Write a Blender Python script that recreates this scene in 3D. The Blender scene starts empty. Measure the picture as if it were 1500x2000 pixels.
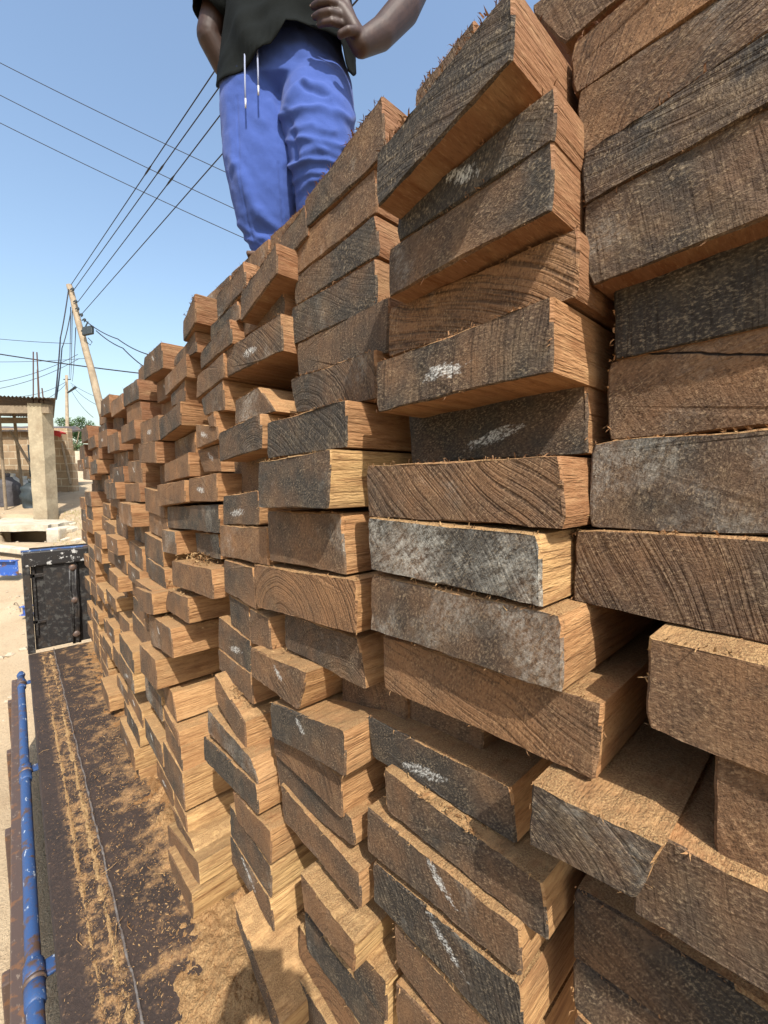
import bpy, bmesh, math, random
from mathutils import Vector, noise, Matrix
R = math.radians
C = bpy.context.scene.collection
rnd = random.Random(7)

# ---------------------------------------------------------------- camera, sky, sun, exposure
YAW, PITCH, FPX = R(41.75), R(4.6), 810.0
FW = Vector((math.sin(YAW)*math.cos(PITCH), math.cos(YAW)*math.cos(PITCH), -math.sin(PITCH)))
RT = Vector((math.cos(YAW), -math.sin(YAW), 0))
UP = Vector((math.sin(YAW)*math.sin(PITCH), math.cos(YAW)*math.sin(PITCH), math.cos(PITCH)))
FL = Vector((math.sin(YAW), math.cos(YAW), 0))
cam_d = bpy.data.cameras.new('camera')
cam = bpy.data.objects.new('camera', cam_d); C.objects.link(cam)
cam.matrix_world = Matrix((RT, UP, -FW)).transposed().to_4x4()
cam_d.sensor_fit = 'VERTICAL'; cam_d.sensor_height = 24.0; cam_d.lens = 24.0*FPX/2000.0
cam_d.clip_start = 0.02; cam_d.clip_end = 2000
bpy.context.scene.camera = cam
SUN_EL, SUN_AZ = R(50), math.atan2(-.26, -.588)      # azimuth measured from +Y towards +X
world = bpy.data.worlds.new('World'); bpy.context.scene.world = world; world.use_nodes = True
wn = world.node_tree.nodes; wl = world.node_tree.links
sky = wn.new('ShaderNodeTexSky'); sky.sky_type = 'NISHITA'; sky.sun_disc = False
sky.sun_elevation = SUN_EL; sky.sun_rotation = SUN_AZ; sky.air_density = 1.5; sky.dust_density = 3.0; sky.ozone_density = 2.2
wl.new(sky.outputs[0], wn['Background'].inputs[0]); wn['Background'].inputs[1].default_value = 0.135
sun_d = bpy.data.lights.new('sun', 'SUN'); sun_d.energy = 3.9; sun_d.angle = R(.5); sun_d.color = (1, .95, .86)
sun = bpy.data.objects.new('sun', sun_d); C.objects.link(sun)
sdir = Vector((math.sin(SUN_AZ)*math.cos(SUN_EL), math.cos(SUN_AZ)*math.cos(SUN_EL), math.sin(SUN_EL)))
sun.rotation_euler = sdir.to_track_quat('Z', 'Y').to_euler()
vs = bpy.context.scene.view_settings
vs.view_transform = 'Standard'; vs.look = 'None'; vs.gamma = 1; vs.exposure = 0.85; vs.use_curve_mapping = False

def at(px, py, s):
    """world point that lies s metres in front of the camera plane, seen at that place of the 1500 x 2000 photograph"""
    return (FW + RT*((px-750)/FPX) + UP*((1000-py)/FPX))*s

# ---------------------------------------------------------------- helpers
def tag(o, label=None, cat=None, group=None, kind=None):
    if label: o['label'] = label
    if cat: o['category'] = cat
    if group: o['group'] = group
    if kind: o['kind'] = kind
    return o
def obj(name, verts, faces, mats, parent=None, idx=None, smooth=False):
    me = bpy.data.meshes.new(name); me.from_pydata([tuple(v) for v in verts], [], faces)
    for m in (mats if isinstance(mats, (list, tuple)) else [mats]): me.materials.append(m)
    if idx: me.polygons.foreach_set('material_index', idx)
    if smooth: me.polygons.foreach_set('use_smooth', [True]*len(me.polygons))
    me.update()
    o = bpy.data.objects.new(name, me); C.objects.link(o)
    if parent: o.parent = parent
    return o
def empty(name, loc):
    o = bpy.data.objects.new(name, None); C.objects.link(o); o.location = loc; return o
class MB:
    def __init__(s): s.v = []; s.f = []; s.i = []
    def add(s, v, f, m=0):
        b = len(s.v); s.v += [Vector(x) for x in v]; s.f += [tuple(k+b for k in q) for q in f]; s.i += [m]*len(f)
    def box(s, c, d, ax=None, m=0, bev=0.0):
        c = Vector(c); X, Y, Z = ax or (Vector((1, 0, 0)), Vector((0, 1, 0)), Vector((0, 0, 1)))
        hx, hy, hz = d[0]/2, d[1]/2, d[2]/2
        if bev <= 0:
            v = [c+X*(a*hx)+Y*(b*hy)+Z*(e*hz) for e in (-1, 1) for a, b in ((-1, -1), (1, -1), (1, 1), (-1, 1))]
            s.add(v, [(3, 2, 1, 0), (4, 5, 6, 7), (0, 1, 5, 4), (1, 2, 6, 5), (2, 3, 7, 6), (3, 0, 4, 7)], m)
        else:
            bm = bmesh.new(); bmesh.ops.create_cube(bm, size=1)
            bmesh.ops.scale(bm, vec=d, verts=bm.verts)
            bmesh.ops.bevel(bm, geom=bm.edges[:], offset=bev, segments=2, affect='EDGES', profile=.5)
            bm.verts.index_update()
            v = [c+X*q.co.x+Y*q.co.y+Z*q.co.z for q in bm.verts]
            s.add(v, [tuple(k.index for k in f.verts) for f in bm.faces], m); bm.free()
    def tube(s, pts, r, n=8, m=0, cap=True):
        pts = [Vector(p) for p in pts]; rs = r if isinstance(r, (list, tuple)) else [r]*len(pts)
        ref = Vector((0.13, 0.21, 1)).normalized(); v = []; f = []
        for k, p in enumerate(pts):
            t = (pts[min(k+1, len(pts)-1)]-pts[max(k-1, 0)]).normalized()
            if abs(t.dot(ref)) > .97: u = t.cross(Vector((1, .1, 0))).normalized()
            else: u = t.cross(ref).normalized()
            w = t.cross(u)
            for j in range(n):
                a = 2*math.pi*j/n; v.append(p+u*(math.cos(a)*rs[k])+w*(math.sin(a)*rs[k]))
        for k in range(len(pts)-1):
            for j in range(n):
                f.append((k*n+j, k*n+(j+1) % n, (k+1)*n+(j+1) % n, (k+1)*n+j))
        if cap:
            f.append(tuple(range(n))[::-1]); f.append(tuple((len(pts)-1)*n+j for j in range(n)))
        s.add(v, f, m)
    def build(s, name, mats, parent=None, smooth=False):
        return obj(name, s.v, s.f, mats, parent, s.i, smooth)

# ---------------------------------------------------------------- materials
class NT:
    def __init__(s, name, rough=.8, spec=.3):
        s.m = bpy.data.materials.new(name); s.m.use_nodes = True; s.t = s.m.node_tree
        s.b = s.t.nodes['Principled BSDF']; s.b.inputs['Roughness'].default_value = rough
        s.b.inputs['Specular IOR Level'].default_value = spec
    def n(s, typ, **kw):
        x = s.t.nodes.new('ShaderNode'+typ)
        for k, v in kw.items():
            if k.startswith('_'): setattr(x, k[1:], v)
            else: s.set(x.inputs[k.replace('__', ' ')], v)
        return x
    def set(s, sock, v):
        if hasattr(v, 'is_output'): s.t.links.new(v, sock)
        elif hasattr(v, 'outputs'): s.t.links.new(v.outputs[0], sock)
        else: sock.default_value = v
    def math(s, op, a, b=0.0, clamp=False):
        x = s.n('Math', _operation=op, _use_clamp=clamp); s.set(x.inputs[0], a); s.set(x.inputs[1], b); return x.outputs[0]
    def vmath(s, op, a, b):
        x = s.n('VectorMath', _operation=op); s.set(x.inputs[0], a); s.set(x.inputs[1], b); return x.outputs[0]
    def ramp(s, v, lo, hi):
        x = s.n('MapRange', _clamp=True); s.set(x.inputs[0], v); x.inputs[1].default_value = lo; x.inputs[2].default_value = hi
        return x.outputs[0]
    def mix(s, f, a, b, mode='MIX'):
        x = s.n('Mix', _data_type='RGBA', _blend_type=mode)
        s.set(x.inputs[0], f); s.set(x.inputs[6], a if not isinstance(a, tuple) else (*a, 1)[:4]); s.set(x.inputs[7], b if not isinstance(b, tuple) else (*b, 1)[:4])
        return x.outputs[2]
    def noise(s, vec, scale, detail=4, rough=.6, dist=0.0):
        x = s.n('TexNoise'); s.set(x.inputs['Vector'], vec); x.inputs['Scale'].default_value = scale
        x.inputs['Detail'].default_value = detail; x.inputs['Roughness'].default_value = rough; x.inputs['Distortion'].default_value = dist
        return x.outputs[0]
    def attr(s, name): return s.n('Attribute', _attribute_type='OBJECT', _attribute_name=name).outputs['Fac']
    def coord(s, which='Object'): return s.n('TexCoord').outputs[which]
    def scale(s, vec, sc): return s.vmath('MULTIPLY', vec, sc)
    def bump(s, h, strength, dist, prev=None):
        x = s.n('Bump'); s.set(x.inputs['Height'], h); x.inputs['Strength'].default_value = strength; x.inputs['Distance'].default_value = dist
        if prev is not None: s.set(x.inputs['Normal'], prev)
        return x.outputs[0]
    def out(s, col, nrm=None, rough=None):
        s.set(s.b.inputs['Base Color'], col if not isinstance(col, tuple) else (*col, 1)[:4])
        if nrm is not None: s.set(s.b.inputs['Normal'], nrm)
        if rough is not None: s.set(s.b.inputs['Roughness'], rough)
        return s.m

def wood_end():
    t = NT('sawn_end_grain', .85, .2)
    co = t.coord(); r = t.n('ObjectInfo').outputs['Random']
    cx = t.n('CombineXYZ'); t.set(cx.inputs[0], t.math('MULTIPLY', r, 17.0)); t.set(cx.inputs[1], t.math('MULTIPLY', r, 31.0)); t.set(cx.inputs[2], t.math('MULTIPLY', r, 11.0))
    p = t.vmath('ADD', co, cx.outputs[0])
    rot = t.n('VectorRotate', _rotation_type='X_AXIS'); t.set(rot.inputs['Vector'], p); t.set(rot.inputs['Angle'], t.attr('ang'))
    q = rot.outputs[0]
    big = t.noise(p, 7, 3, .6); med = t.noise(p, 34, 4, .65)
    warp = t.noise(p, 2.4, 2, .45)
    wx = t.n('CombineXYZ'); t.set(wx.inputs[1], t.math('MULTIPLY', warp, .16))
    qw = t.vmath('ADD', q, wx.outputs[0])
    r3 = t.math('FRACT', t.math('MULTIPLY', r, 91.3))
    s0 = t.n('SeparateXYZ'); t.set(s0.inputs[0], co)
    ry = t.math('ADD', s0.outputs[1], t.math('MULTIPLY', t.math('SUBTRACT', r3, .5), .22)); rz = t.math('ADD', s0.outputs[2], .075)
    dist = t.math('SQRT', t.math('ADD', t.math('MULTIPLY', ry, ry), t.math('MULTIPLY', t.math('MULTIPLY', rz, rz), 1.6)))
    rv = t.n('CombineXYZ'); t.set(rv.inputs[0], r); t.set(rv.inputs[1], t.math('ADD', dist, t.math('MULTIPLY', t.noise(p, 9, 3, .5), .03))); t.set(rv.inputs[2], t.math('MULTIPLY', ry, .15))
    mx = t.n('Mix', _data_type='VECTOR'); t.set(mx.inputs[0], t.attr('ring')); t.set(mx.inputs[4], qw); t.set(mx.inputs[5], rv.outputs[0]); qw = mx.outputs[1]
    saw = t.noise(t.scale(qw, (6, 175, 7)), 1, 2, .55)
    saw2 = t.noise(t.scale(qw, (20, 520, 30)), 1, 2, .6)
    sw = t.attr('saw')
    fl = t.noise(t.scale(q, (1, .62, 1.15)), 330, 4, .72)          # torn fibre flecks
    fl2 = t.noise(t.scale(q, (1, .8, 1.1)), 800, 2, .6)
    g = t.attr('grey')
    gm = t.math('ADD', t.math('ADD', g, .13), t.math('MULTIPLY', t.math('SUBTRACT', big, .5), 1.8), True)
    col = t.mix(gm, (.235, .122, .058), (.050, .043, .036))
    col = t.mix(t.math('MULTIPLY', t.ramp(saw, .50, .66), t.math('MULTIPLY', sw, .8)), col, t.mix(.8, col, (.018, .011, .007)))
    col = t.mix(t.math('MULTIPLY', t.ramp(saw2, .50, .66), .16), col, t.mix(.6, col, (.03, .02, .014)))
    col = t.mix(t.math('MULTIPLY', t.ramp(med, .42, .68), .6), col, t.mix(.6, col, (.03, .022, .017)))
    col = t.mix(t.math('MULTIPLY', t.ramp(t.noise(p, 16, 4, .65), .52, .72), .5), col, t.mix(gm, (.33, .18, .085), (.14, .105, .068)))
    flk = t.math('MULTIPLY', t.ramp(fl, .51, .66), t.ramp(med, .30, .60))
    col = t.mix(t.math('MULTIPLY', flk, .58), col, t.mix(gm, (.48, .29, .145), (.36, .285, .19)))
    col = t.mix(t.ramp(fl, .46, .30), col, t.mix(.7, col, (.012, .009, .007)))
    # pale bloom of mould and lime
    wmask = t.ramp(t.math('ADD', t.math('MULTIPLY', t.attr('white'), .62), t.math('MULTIPLY', t.math('SUBTRACT', t.noise(p, 6.5, 4, .62), .66), 2.0)), -.05, .42)
    wf = t.math('MULTIPLY', wmask, t.ramp(t.noise(t.scale(q, (1, .6, 1.1)), 130, 7, .82), .42, .66))
    col = t.mix(t.math('MULTIPLY', wf, .8), col, (.56, .54, .47))
    # chalk strokes
    r2 = t.math('FRACT', t.math('MULTIPLY', r, 37.7))
    sp = t.n('SeparateXYZ'); t.set(sp.inputs[0], co)
    cy = t.math('ADD', sp.outputs[1], t.math('MULTIPLY', t.math('SUBTRACT', r, .5), .05)); cz = t.math('ADD', sp.outputs[2], t.math('MULTIPLY', cy, t.math('SUBTRACT', t.math('MULTIPLY', r2, .9), .6)))
    ch = t.attr('chalk')
    ln = t.math('MULTIPLY', t.math('ADD', .018, t.math('MULTIPLY', ch, .013)), t.math('ADD', .55, r2))
    e = t.math('ADD', t.math('POWER', t.math('ABSOLUTE', t.math('DIVIDE', cy, ln)), 2.0), t.math('POWER', t.math('ABSOLUTE', t.math('DIVIDE', t.math('ADD', cz, t.math('MULTIPLY', t.math('SUBTRACT', r2, .5), .03)), .0095)), 2.0))
    cm = t.math('MULTIPLY', t.math('GREATER_THAN', ch, .5), t.ramp(t.math('ADD', e, t.math('MULTIPLY', t.math('SUBTRACT', t.noise(t.scale(q, (1, .6, 1.3)), 120, 4, .75), .5), 6.5)), 1.0, .1))
    col = t.mix(t.math('MULTIPLY', t.math('MULTIPLY', cm, t.ramp(fl, .40, .58)), .85), col, (.66, .66, .62))
    # drying cracks
    ck = t.math('ABSOLUTE', t.math('ADD', sp.outputs[2], t.math('ADD', t.math('MULTIPLY', sp.outputs[1], -.33), t.math('MULTIPLY', t.math('SUBTRACT', t.noise(p, 14, 3, .5), .5), .03))))
    ckm = t.math('MULTIPLY', t.attr('crack'), t.ramp(ck, .0016, .0006))
    col = t.mix(ckm, col, (.012, .008, .006))
    h = t.math('SUBTRACT', t.math('MULTIPLY', saw2, .15), t.math('MULTIPLY', t.ramp(saw, .46, .68), sw))
    h = t.math('ADD', h, t.math('ADD', t.math('MULTIPLY', fl, .9), t.math('MULTIPLY', fl2, .35)))
    h = t.math('SUBTRACT', h, t.math('MULTIPLY', ckm, 2.0))
    nr = t.bump(h, .9, .0034)
    nr = t.bump(med, .5, .006, nr)
    return t.out(col, nr)

def wood_side():
    t = NT('fresh_sawn_side', .75, .25)
    co = t.coord(); r = t.n('ObjectInfo').outputs['Random']
    cx = t.n('CombineXYZ'); t.set(cx.inputs[0], t.math('MULTIPLY', r, 13.0)); t.set(cx.inputs[1], t.math('MULTIPLY', r, 29.0)); t.set(cx.inputs[2], t.math('MULTIPLY', r, 7.0))
    p = t.vmath('ADD', co, cx.outputs[0])
    gr = t.noise(t.scale(p, (.11, 1, 1)), 60, 5, .68, .2)
    fine = t.noise(t.scale(p, (.18, 1, 1)), 330, 3, .7)
    big = t.noise(p, 8, 3, .6)
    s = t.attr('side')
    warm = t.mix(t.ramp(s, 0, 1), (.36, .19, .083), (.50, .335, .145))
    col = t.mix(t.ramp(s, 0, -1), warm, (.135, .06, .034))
    col = t.mix(t.ramp(gr, .46, .66), col, t.mix(.75, col, (.15, .058, .02)))
    lines = t.noise(t.scale(p, (9, 30, 150)), 1, 3, .6)
    col = t.mix(t.math('MULTIPLY', t.ramp(lines, .52, .64), .28), col, t.mix(.7, col, (.10, .04, .015)))
    col = t.mix(t.math('MULTIPLY', t.ramp(t.noise(t.scale(p, (.5, 1, 1)), 17, 4, .6), .5, .7), .45), col, t.mix(.5, col, (.46, .33, .17)))
    col = t.mix(t.math('MULTIPLY', t.ramp(fine, .55, .75), .5), col, t.mix(.5, col, (.62, .44, .23)))
    col = t.mix(t.math('MULTIPLY', t.ramp(fine, .45, .3), .6), col, t.mix(.6, col, (.07, .03, .012)))
    col = t.mix(t.math('MULTIPLY', t.ramp(big, .46, .68), .6), col, t.mix(.65, col, (.15, .075, .038)))
    # sawdust that has settled on the faces looking up
    nz = t.n('SeparateXYZ'); t.set(nz.inputs[0], t.n('NewGeometry').outputs['Normal'])
    dust = t.noise(p, 420, 3, .7)
    dm = t.math('MULTIPLY', t.ramp(nz.outputs[2], .55, .85), t.ramp(t.noise(p, 30, 3, .6), .3, .55))
    col = t.mix(t.math('MULTIPLY', dm, .85), col, t.mix(t.ramp(dust, .38, .66), (.20, .105, .045), (.46, .30, .14)))
    h = t.math('ADD', t.math('MULTIPLY', gr, .9), t.math('SUBTRACT', t.math('MULTIPLY', fine, .8), t.math('MULTIPLY', t.ramp(lines, .5, .66), .5)))
    h = t.math('ADD', h, t.math('MULTIPLY', t.math('MULTIPLY', dm, dust), 1.4))
    return t.out(col, t.bump(h, .8, .0035))

def sawdust_mat():
    t = NT('sawdust', .95, .1); p = t.coord()
    a = t.noise(p, 260, 3, .7); b = t.noise(p, 22, 3, .6)
    col = t.mix(t.ramp(a, .32, .68), (.20, .10, .042), (.52, .33, .155))
    col = t.mix(t.math('MULTIPLY', t.ramp(b, .45, .7), .5), col, (.25, .115, .045))
    isl = t.n('NewGeometry').outputs['Random Per Island']
    col = t.mix(t.math('MULTIPLY', t.ramp(isl, .5, 1.0), .55), col, (.58, .41, .21))
    col = t.mix(t.math('MULTIPLY', t.ramp(isl, .4, 0), .5), col, (.2, .085, .03))
    return t.out(col, t.bump(t.math('ADD', a, t.math('MULTIPLY', t.noise(p, 90, 3, .7), 1.2)), 1.0, .009))

def simple(name, col, rough=.8, spec=.3, var=.4, sc=20, bump=.3, bd=.004, col2=None, lo=.42, hi=.62, sc2=None):
    t = NT(name, rough, spec); p = t.coord(); a = t.noise(p, sc, 5, .65); b = t.noise(p, sc*6, 3, .6)
    c = t.mix(t.math('MULTIPLY', t.ramp(a, .35, .7), var), col, tuple(x*.45 for x in col))
    c = t.mix(t.math('MULTIPLY', t.ramp(b, .5, .75), var*.6), c, tuple(min(.9, x*1.6) for x in col))
    if col2: c = t.mix(t.ramp(t.noise(p, sc2 or sc*.7, 6, .7), lo, hi), c, col2)
    return t.out(c, t.bump(b, bump, bd))

def chipped(name, paint, rust=(.12, .06, .035), pale=(.62, .62, .6), sc=45, th=.59):
    t = NT(name, .5, .4); p = t.coord(); a = t.noise(t.scale(p, (1, .4, 1)), sc, 6, .72); b = t.noise(p, sc*.5, 4, .6)
    c = t.mix(t.ramp(a, th, th+.04), paint, pale)
    c = t.mix(t.ramp(b, .54, .62), c, rust)
    c = t.mix(t.math('MULTIPLY', t.ramp(t.noise(p, 180, 3, .7), .5, .75), .4), c, (.08, .05, .035))
    return t.out(c, t.bump(a, .3, .002))

M = {}
M['end'] = wood_end(); M['side'] = wood_side(); M['dust'] = sawdust_mat()
PL = [
('A00',0.530,((0.313,0.603),(0.086,0.631),(0.081,0.538),(0.266,0.529)),0.35,0,0,70,-1.4),
('A01',0.498,((0.242,0.488),(0.076,0.501),(0.072,0.433),(0.235,0.433)),0.12,0,0,60,-1.4),
('A02',0.498,((0.234,0.432),(0.072,0.432),(0.069,0.377),(0.224,0.362)),0.45,0.5,0,80,-0.9),
('A03',0.494,((0.222,0.361),(0.069,0.375),(0.065,0.316),(0.220,0.306)),0.75,0.1,0,5,-0.7),
('A04',0.497,((0.220,0.306),(0.066,0.316),(0.061,0.224),(0.210,0.216)),0.65,0.12,0,80,-0.7),
('A05',0.535,((0.199,0.236),(0.066,0.249),(0.060,0.142),(0.195,0.139)),0.9,0.05,0,85,0.0),
('A06',0.540,((0.202,0.140),(0.061,0.144),(0.055,0.049),(0.199,0.046)),0.4,0.2,0,60,0.0),
('A07',0.501,((0.202,0.041),(0.051,0.045),(0.046,-0.051),(0.202,-0.057)),0.6,0.75,0,20,0.0),
('A08',0.492,((0.214,-0.060),(0.045,-0.052),(0.040,-0.148),(0.213,-0.145)),0.6,0.1,0,65,0.0),
('A09',0.440,((0.120,-0.149),(0.035,-0.147),(0.030,-0.240),(0.116,-0.237)),0.3,0.05,0,85,0.5),
('A10',0.449,((0.064,-0.234),(0.031,-0.232),(0.025,-0.333),(0.062,-0.333)),0.2,0,0,60,0.0),
('A11',0.415,((0.218,-0.338),(0.090,-0.326),(0.111,-0.396),(0.219,-0.415)),0.65,0.1,0,85,0.2),
('A12',0.432,((0.092,-0.343),(0.024,-0.332),(0.019,-0.415),(0.108,-0.425)),0.55,0.1,0,75,0.0),
('A13',0.506,((0.204,-0.519),(0.022,-0.498),(0.017,-0.581),(0.202,-0.614)),0.75,0.05,0,30,0.0),
('A14',0.504,((0.201,-0.613),(0.017,-0.579),(0.012,-0.677),(0.197,-0.681)),0.65,0.1,0,30,0.0),
('A15',0.500,((0.196,-0.679),(0.011,-0.678),(0.005,-0.799),(0.192,-0.754)),0.65,0.1,0,30,0.0),
('B00',0.387,((0.451,0.433),(0.245,0.479),(0.245,0.411),(0.449,0.366)),0.75,0.12,0,15,-0.6),
('B01',0.431,((0.457,0.379),(0.221,0.397),(0.221,0.346),(0.455,0.340)),0.9,0.1,1,25,-0.6),
('B02',0.433,((0.476,0.338),(0.223,0.347),(0.223,0.279),(0.478,0.270)),0.55,0.15,0,70,-0.6),
('B03',0.470,((0.514,0.274),(0.211,0.271),(0.210,0.197),(0.517,0.199)),0.05,0,0,20,-0.6),
('B04',0.437,((0.509,0.182),(0.222,0.193),(0.218,0.115),(0.508,0.105)),0.6,0.1,1,88,-0.2),
('B05',0.535,((0.537,0.116),(0.224,0.131),(0.218,0.031),(0.526,0.026)),0.85,0.06,1,70,-0.3),
('B06',0.438,((0.536,0.021),(0.206,0.025),(0.201,-0.054),(0.531,-0.063)),0.25,0.08,0,40,-0.4),
('B07',0.424,((0.516,-0.062),(0.222,-0.061),(0.215,-0.140),(0.509,-0.146)),0.8,0.75,0,50,0.5),
('B08',0.428,((0.511,-0.155),(0.193,-0.145),(0.192,-0.231),(0.515,-0.249)),0.6,0.7,0,30,0.1),
('B09',0.452,((0.512,-0.264),(0.159,-0.237),(0.163,-0.326),(0.509,-0.356)),0.05,0,0,15,0.0),
('B10',0.520,((0.723,-0.412),(0.522,-0.393),(0.522,-0.464),(0.723,-0.497)),0.25,0,0,60,0.0),
('B11',0.530,((0.526,-0.398),(0.361,-0.383),(0.360,-0.439),(0.526,-0.472)),0.25,0,0,60,0.0),
('B12',0.482,((0.588,-0.453),(0.281,-0.418),(0.271,-0.493),(0.574,-0.526)),0.9,0.15,1,50,0.0),
('B13',0.463,((0.519,-0.512),(0.221,-0.501),(0.213,-0.572),(0.511,-0.585)),0.6,0.05,0,60,0.3),
('B14',0.452,((0.555,-0.602),(0.244,-0.574),(0.242,-0.639),(0.554,-0.684)),0.6,0.1,3,70,0.3),
('B15',0.453,((0.540,-0.699),(0.241,-0.651),(0.238,-0.749),(0.539,-0.772)),0.9,0.1,3,60,0.3),
('B16',0.460,((0.491,-0.780),(0.242,-0.769),(0.245,-0.859),(0.481,-0.856)),0.3,0.03,0,60,0.2),
('B17',0.456,((0.484,-0.887),(0.252,-0.845),(0.250,-0.932),(0.477,-0.968)),0.4,0.05,0,60,0.2),
('C00',0.491,((0.804,0.583),(0.554,0.634),(0.548,0.539),(0.798,0.529)),0.6,0.1,0,65,-0.7),
('C01',0.496,((0.862,0.522),(0.578,0.535),(0.574,0.462),(0.855,0.451)),0.2,0.15,0,60,-0.6),
('C02',0.496,((0.856,0.448),(0.576,0.458),(0.569,0.389),(0.860,0.389)),0.8,0.15,0,20,-0.6),
('C03',0.490,((0.861,0.383),(0.569,0.381),(0.569,0.299),(0.885,0.303)),0.85,0.15,0,25,-0.5),
('C04',0.490,((0.841,0.299),(0.535,0.307),(0.541,0.214),(0.839,0.229)),0.55,0.1,0,80,-0.5),
('C05',0.473,((0.845,0.220),(0.552,0.220),(0.551,0.137),(0.821,0.145)),0.6,0.15,0,10,-0.3),
('C06',0.435,((0.885,0.125),(0.584,0.136),(0.585,0.054),(0.887,0.045)),0.8,0.08,0,30,-0.1),
('C07',0.404,((0.868,0.036),(0.589,0.050),(0.599,-0.052),(0.873,-0.064)),0.75,0.5,0,60,0.6),
('C08',0.444,((0.914,-0.076),(0.614,-0.063),(0.603,-0.175),(0.906,-0.193)),0.4,0.25,0,20,0.0),
('C09',0.438,((0.982,-0.215),(0.563,-0.177),(0.566,-0.275),(0.973,-0.320)),0.05,0,0,50,0.1),
('C10',0.464,((0.876,-0.315),(0.592,-0.297),(0.572,-0.388),(0.874,-0.402)),0.6,0.2,0,50,0.1),
('C11',0.425,((0.982,-0.426),(0.710,-0.393),(0.749,-0.490),(0.983,-0.499)),0.35,0.1,1,30,0.2),
('C12',0.425,((0.879,-0.526),(0.582,-0.456),(0.583,-0.544),(0.877,-0.609)),0.8,0.12,1,30,0.1),
('C13',0.442,((0.908,-0.597),(0.617,-0.576),(0.618,-0.659),(0.898,-0.671)),0.3,0.1,0,70,0.1),
('C14',0.450,((0.909,-0.685),(0.593,-0.648),(0.588,-0.703),(0.886,-0.765)),0.6,0.12,0,40,0.1),
('C15',0.443,((0.872,-0.733),(0.562,-0.734),(0.563,-0.807),(0.862,-0.820)),0.4,0.05,0,60,0.2),
('C16',0.500,((0.717,-0.909),(0.558,-0.870),(0.560,-0.922),(0.708,-0.955)),0.6,0.05,0,40,0.1),
('C17',0.417,((0.741,-0.845),(0.543,-0.838),(0.551,-0.902),(0.724,-0.923)),0.1,0.1,0,75,0.7),
('C18',0.448,((0.579,-0.899),(0.495,-0.892),(0.495,-0.973),(0.593,-0.983)),0.6,0.1,0,45,0.8),
('C19',0.448,((0.778,-0.997),(0.499,-0.967),(0.499,-1.052),(0.772,-1.079)),0.85,0.05,0,80,0.7),
('C20',0.454,((0.813,-1.062),(0.553,-1.076),(0.553,-1.165),(0.821,-1.149)),0.0,0,0,70,1.0),
('C21',0.438,((0.818,-1.169),(0.581,-1.148),(0.582,-1.252),(0.814,-1.257)),0.6,0.05,0,60,0.6),
('D00',0.445,((1.031,0.457),(0.841,0.501),(0.842,0.439),(1.035,0.389)),0.5,0.05,0,30,-0.6),
('D01',0.489,((0.906,0.555),(0.795,0.573),(0.791,0.510),(0.899,0.487)),0.6,0.1,0,10,-0.6),
('D02',0.487,((1.133,0.435),(0.893,0.444),(0.896,0.378),(1.133,0.384)),0.5,0.3,0,10,-0.5),
('D03',0.460,((1.186,0.356),(0.856,0.364),(0.852,0.284),(1.188,0.283)),0.55,0.4,1,30,-0.5),
('D04',0.453,((1.104,0.208),(0.961,0.221),(0.880,0.153),(1.109,0.144)),0.5,0.4,0,60,-0.1),
('D05',0.434,((1.176,0.126),(0.912,0.151),(0.914,0.070),(1.179,0.047)),0.75,0.1,0,50,-0.2),
('D06',0.510,((1.314,0.059),(1.037,0.069),(1.065,-0.042),(1.314,-0.044)),0.45,0.15,0,60,0.0),
('D07',0.451,((1.203,-0.050),(0.970,-0.029),(0.978,-0.116),(1.210,-0.134)),0.7,0.1,1,60,0.0),
('D08',0.448,((1.233,-0.137),(0.921,-0.117),(0.920,-0.209),(1.233,-0.229)),0.3,0.2,0,40,0.0),
('D09',0.447,((1.200,-0.235),(1.006,-0.227),(0.991,-0.336),(1.208,-0.330)),0.4,0.3,0,50,0.0),
('D10',0.455,((1.196,-0.338),(1.055,-0.344),(1.051,-0.436),(1.184,-0.425)),0.6,0.25,0,60,0.1),
('D11',0.450,((1.038,-0.341),(0.928,-0.340),(0.919,-0.429),(1.037,-0.435)),0.5,0.15,0,60,0.1),
('D12',0.453,((1.276,-0.425),(1.046,-0.435),(1.055,-0.527),(1.289,-0.526)),0.65,0.1,1,50,0.1),
('D13',0.451,((1.285,-0.529),(1.045,-0.527),(1.037,-0.610),(1.281,-0.594)),0.45,0.4,0,60,0.1),
('D14',0.420,((1.234,-0.583),(1.020,-0.638),(1.016,-0.725),(1.233,-0.659)),0.25,0.1,0,60,0.2),
('D15',0.412,((1.284,-0.710),(0.962,-0.704),(0.932,-0.756),(1.287,-0.786)),0.6,0.5,0,60,0.2),
('D16',0.410,((1.327,-0.820),(0.934,-0.757),(0.927,-0.832),(1.325,-0.897)),0.85,0.1,0,40,0.2),
('D17',0.413,((1.097,-0.871),(0.866,-0.837),(0.871,-0.925),(1.077,-0.942)),0.3,0.05,0,60,0.2),
('D18',0.418,((1.140,-0.939),(0.879,-0.940),(0.885,-1.030),(1.140,-1.032)),0.6,0.05,0,40,0.7),
('D19',0.417,((1.139,-1.033),(0.885,-1.031),(0.869,-1.104),(1.138,-1.117)),0.55,0.3,3,60,0.6),
('D20',0.367,((0.992,-1.090),(0.753,-1.184),(0.748,-1.234),(0.979,-1.131)),0.55,0.1,0,60,0.5),
('E00',0.468,((1.252,0.524),(1.058,0.553),(1.053,0.484),(1.254,0.459)),0.7,0.1,0,70,-0.5),
('E01',0.468,((1.307,0.457),(1.107,0.470),(1.094,0.420),(1.311,0.411)),0.6,0.4,0,60,-0.5),
('E02',0.451,((1.351,0.387),(1.115,0.421),(1.112,0.359),(1.356,0.336)),0.6,0.25,0,60,-0.5),
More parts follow.
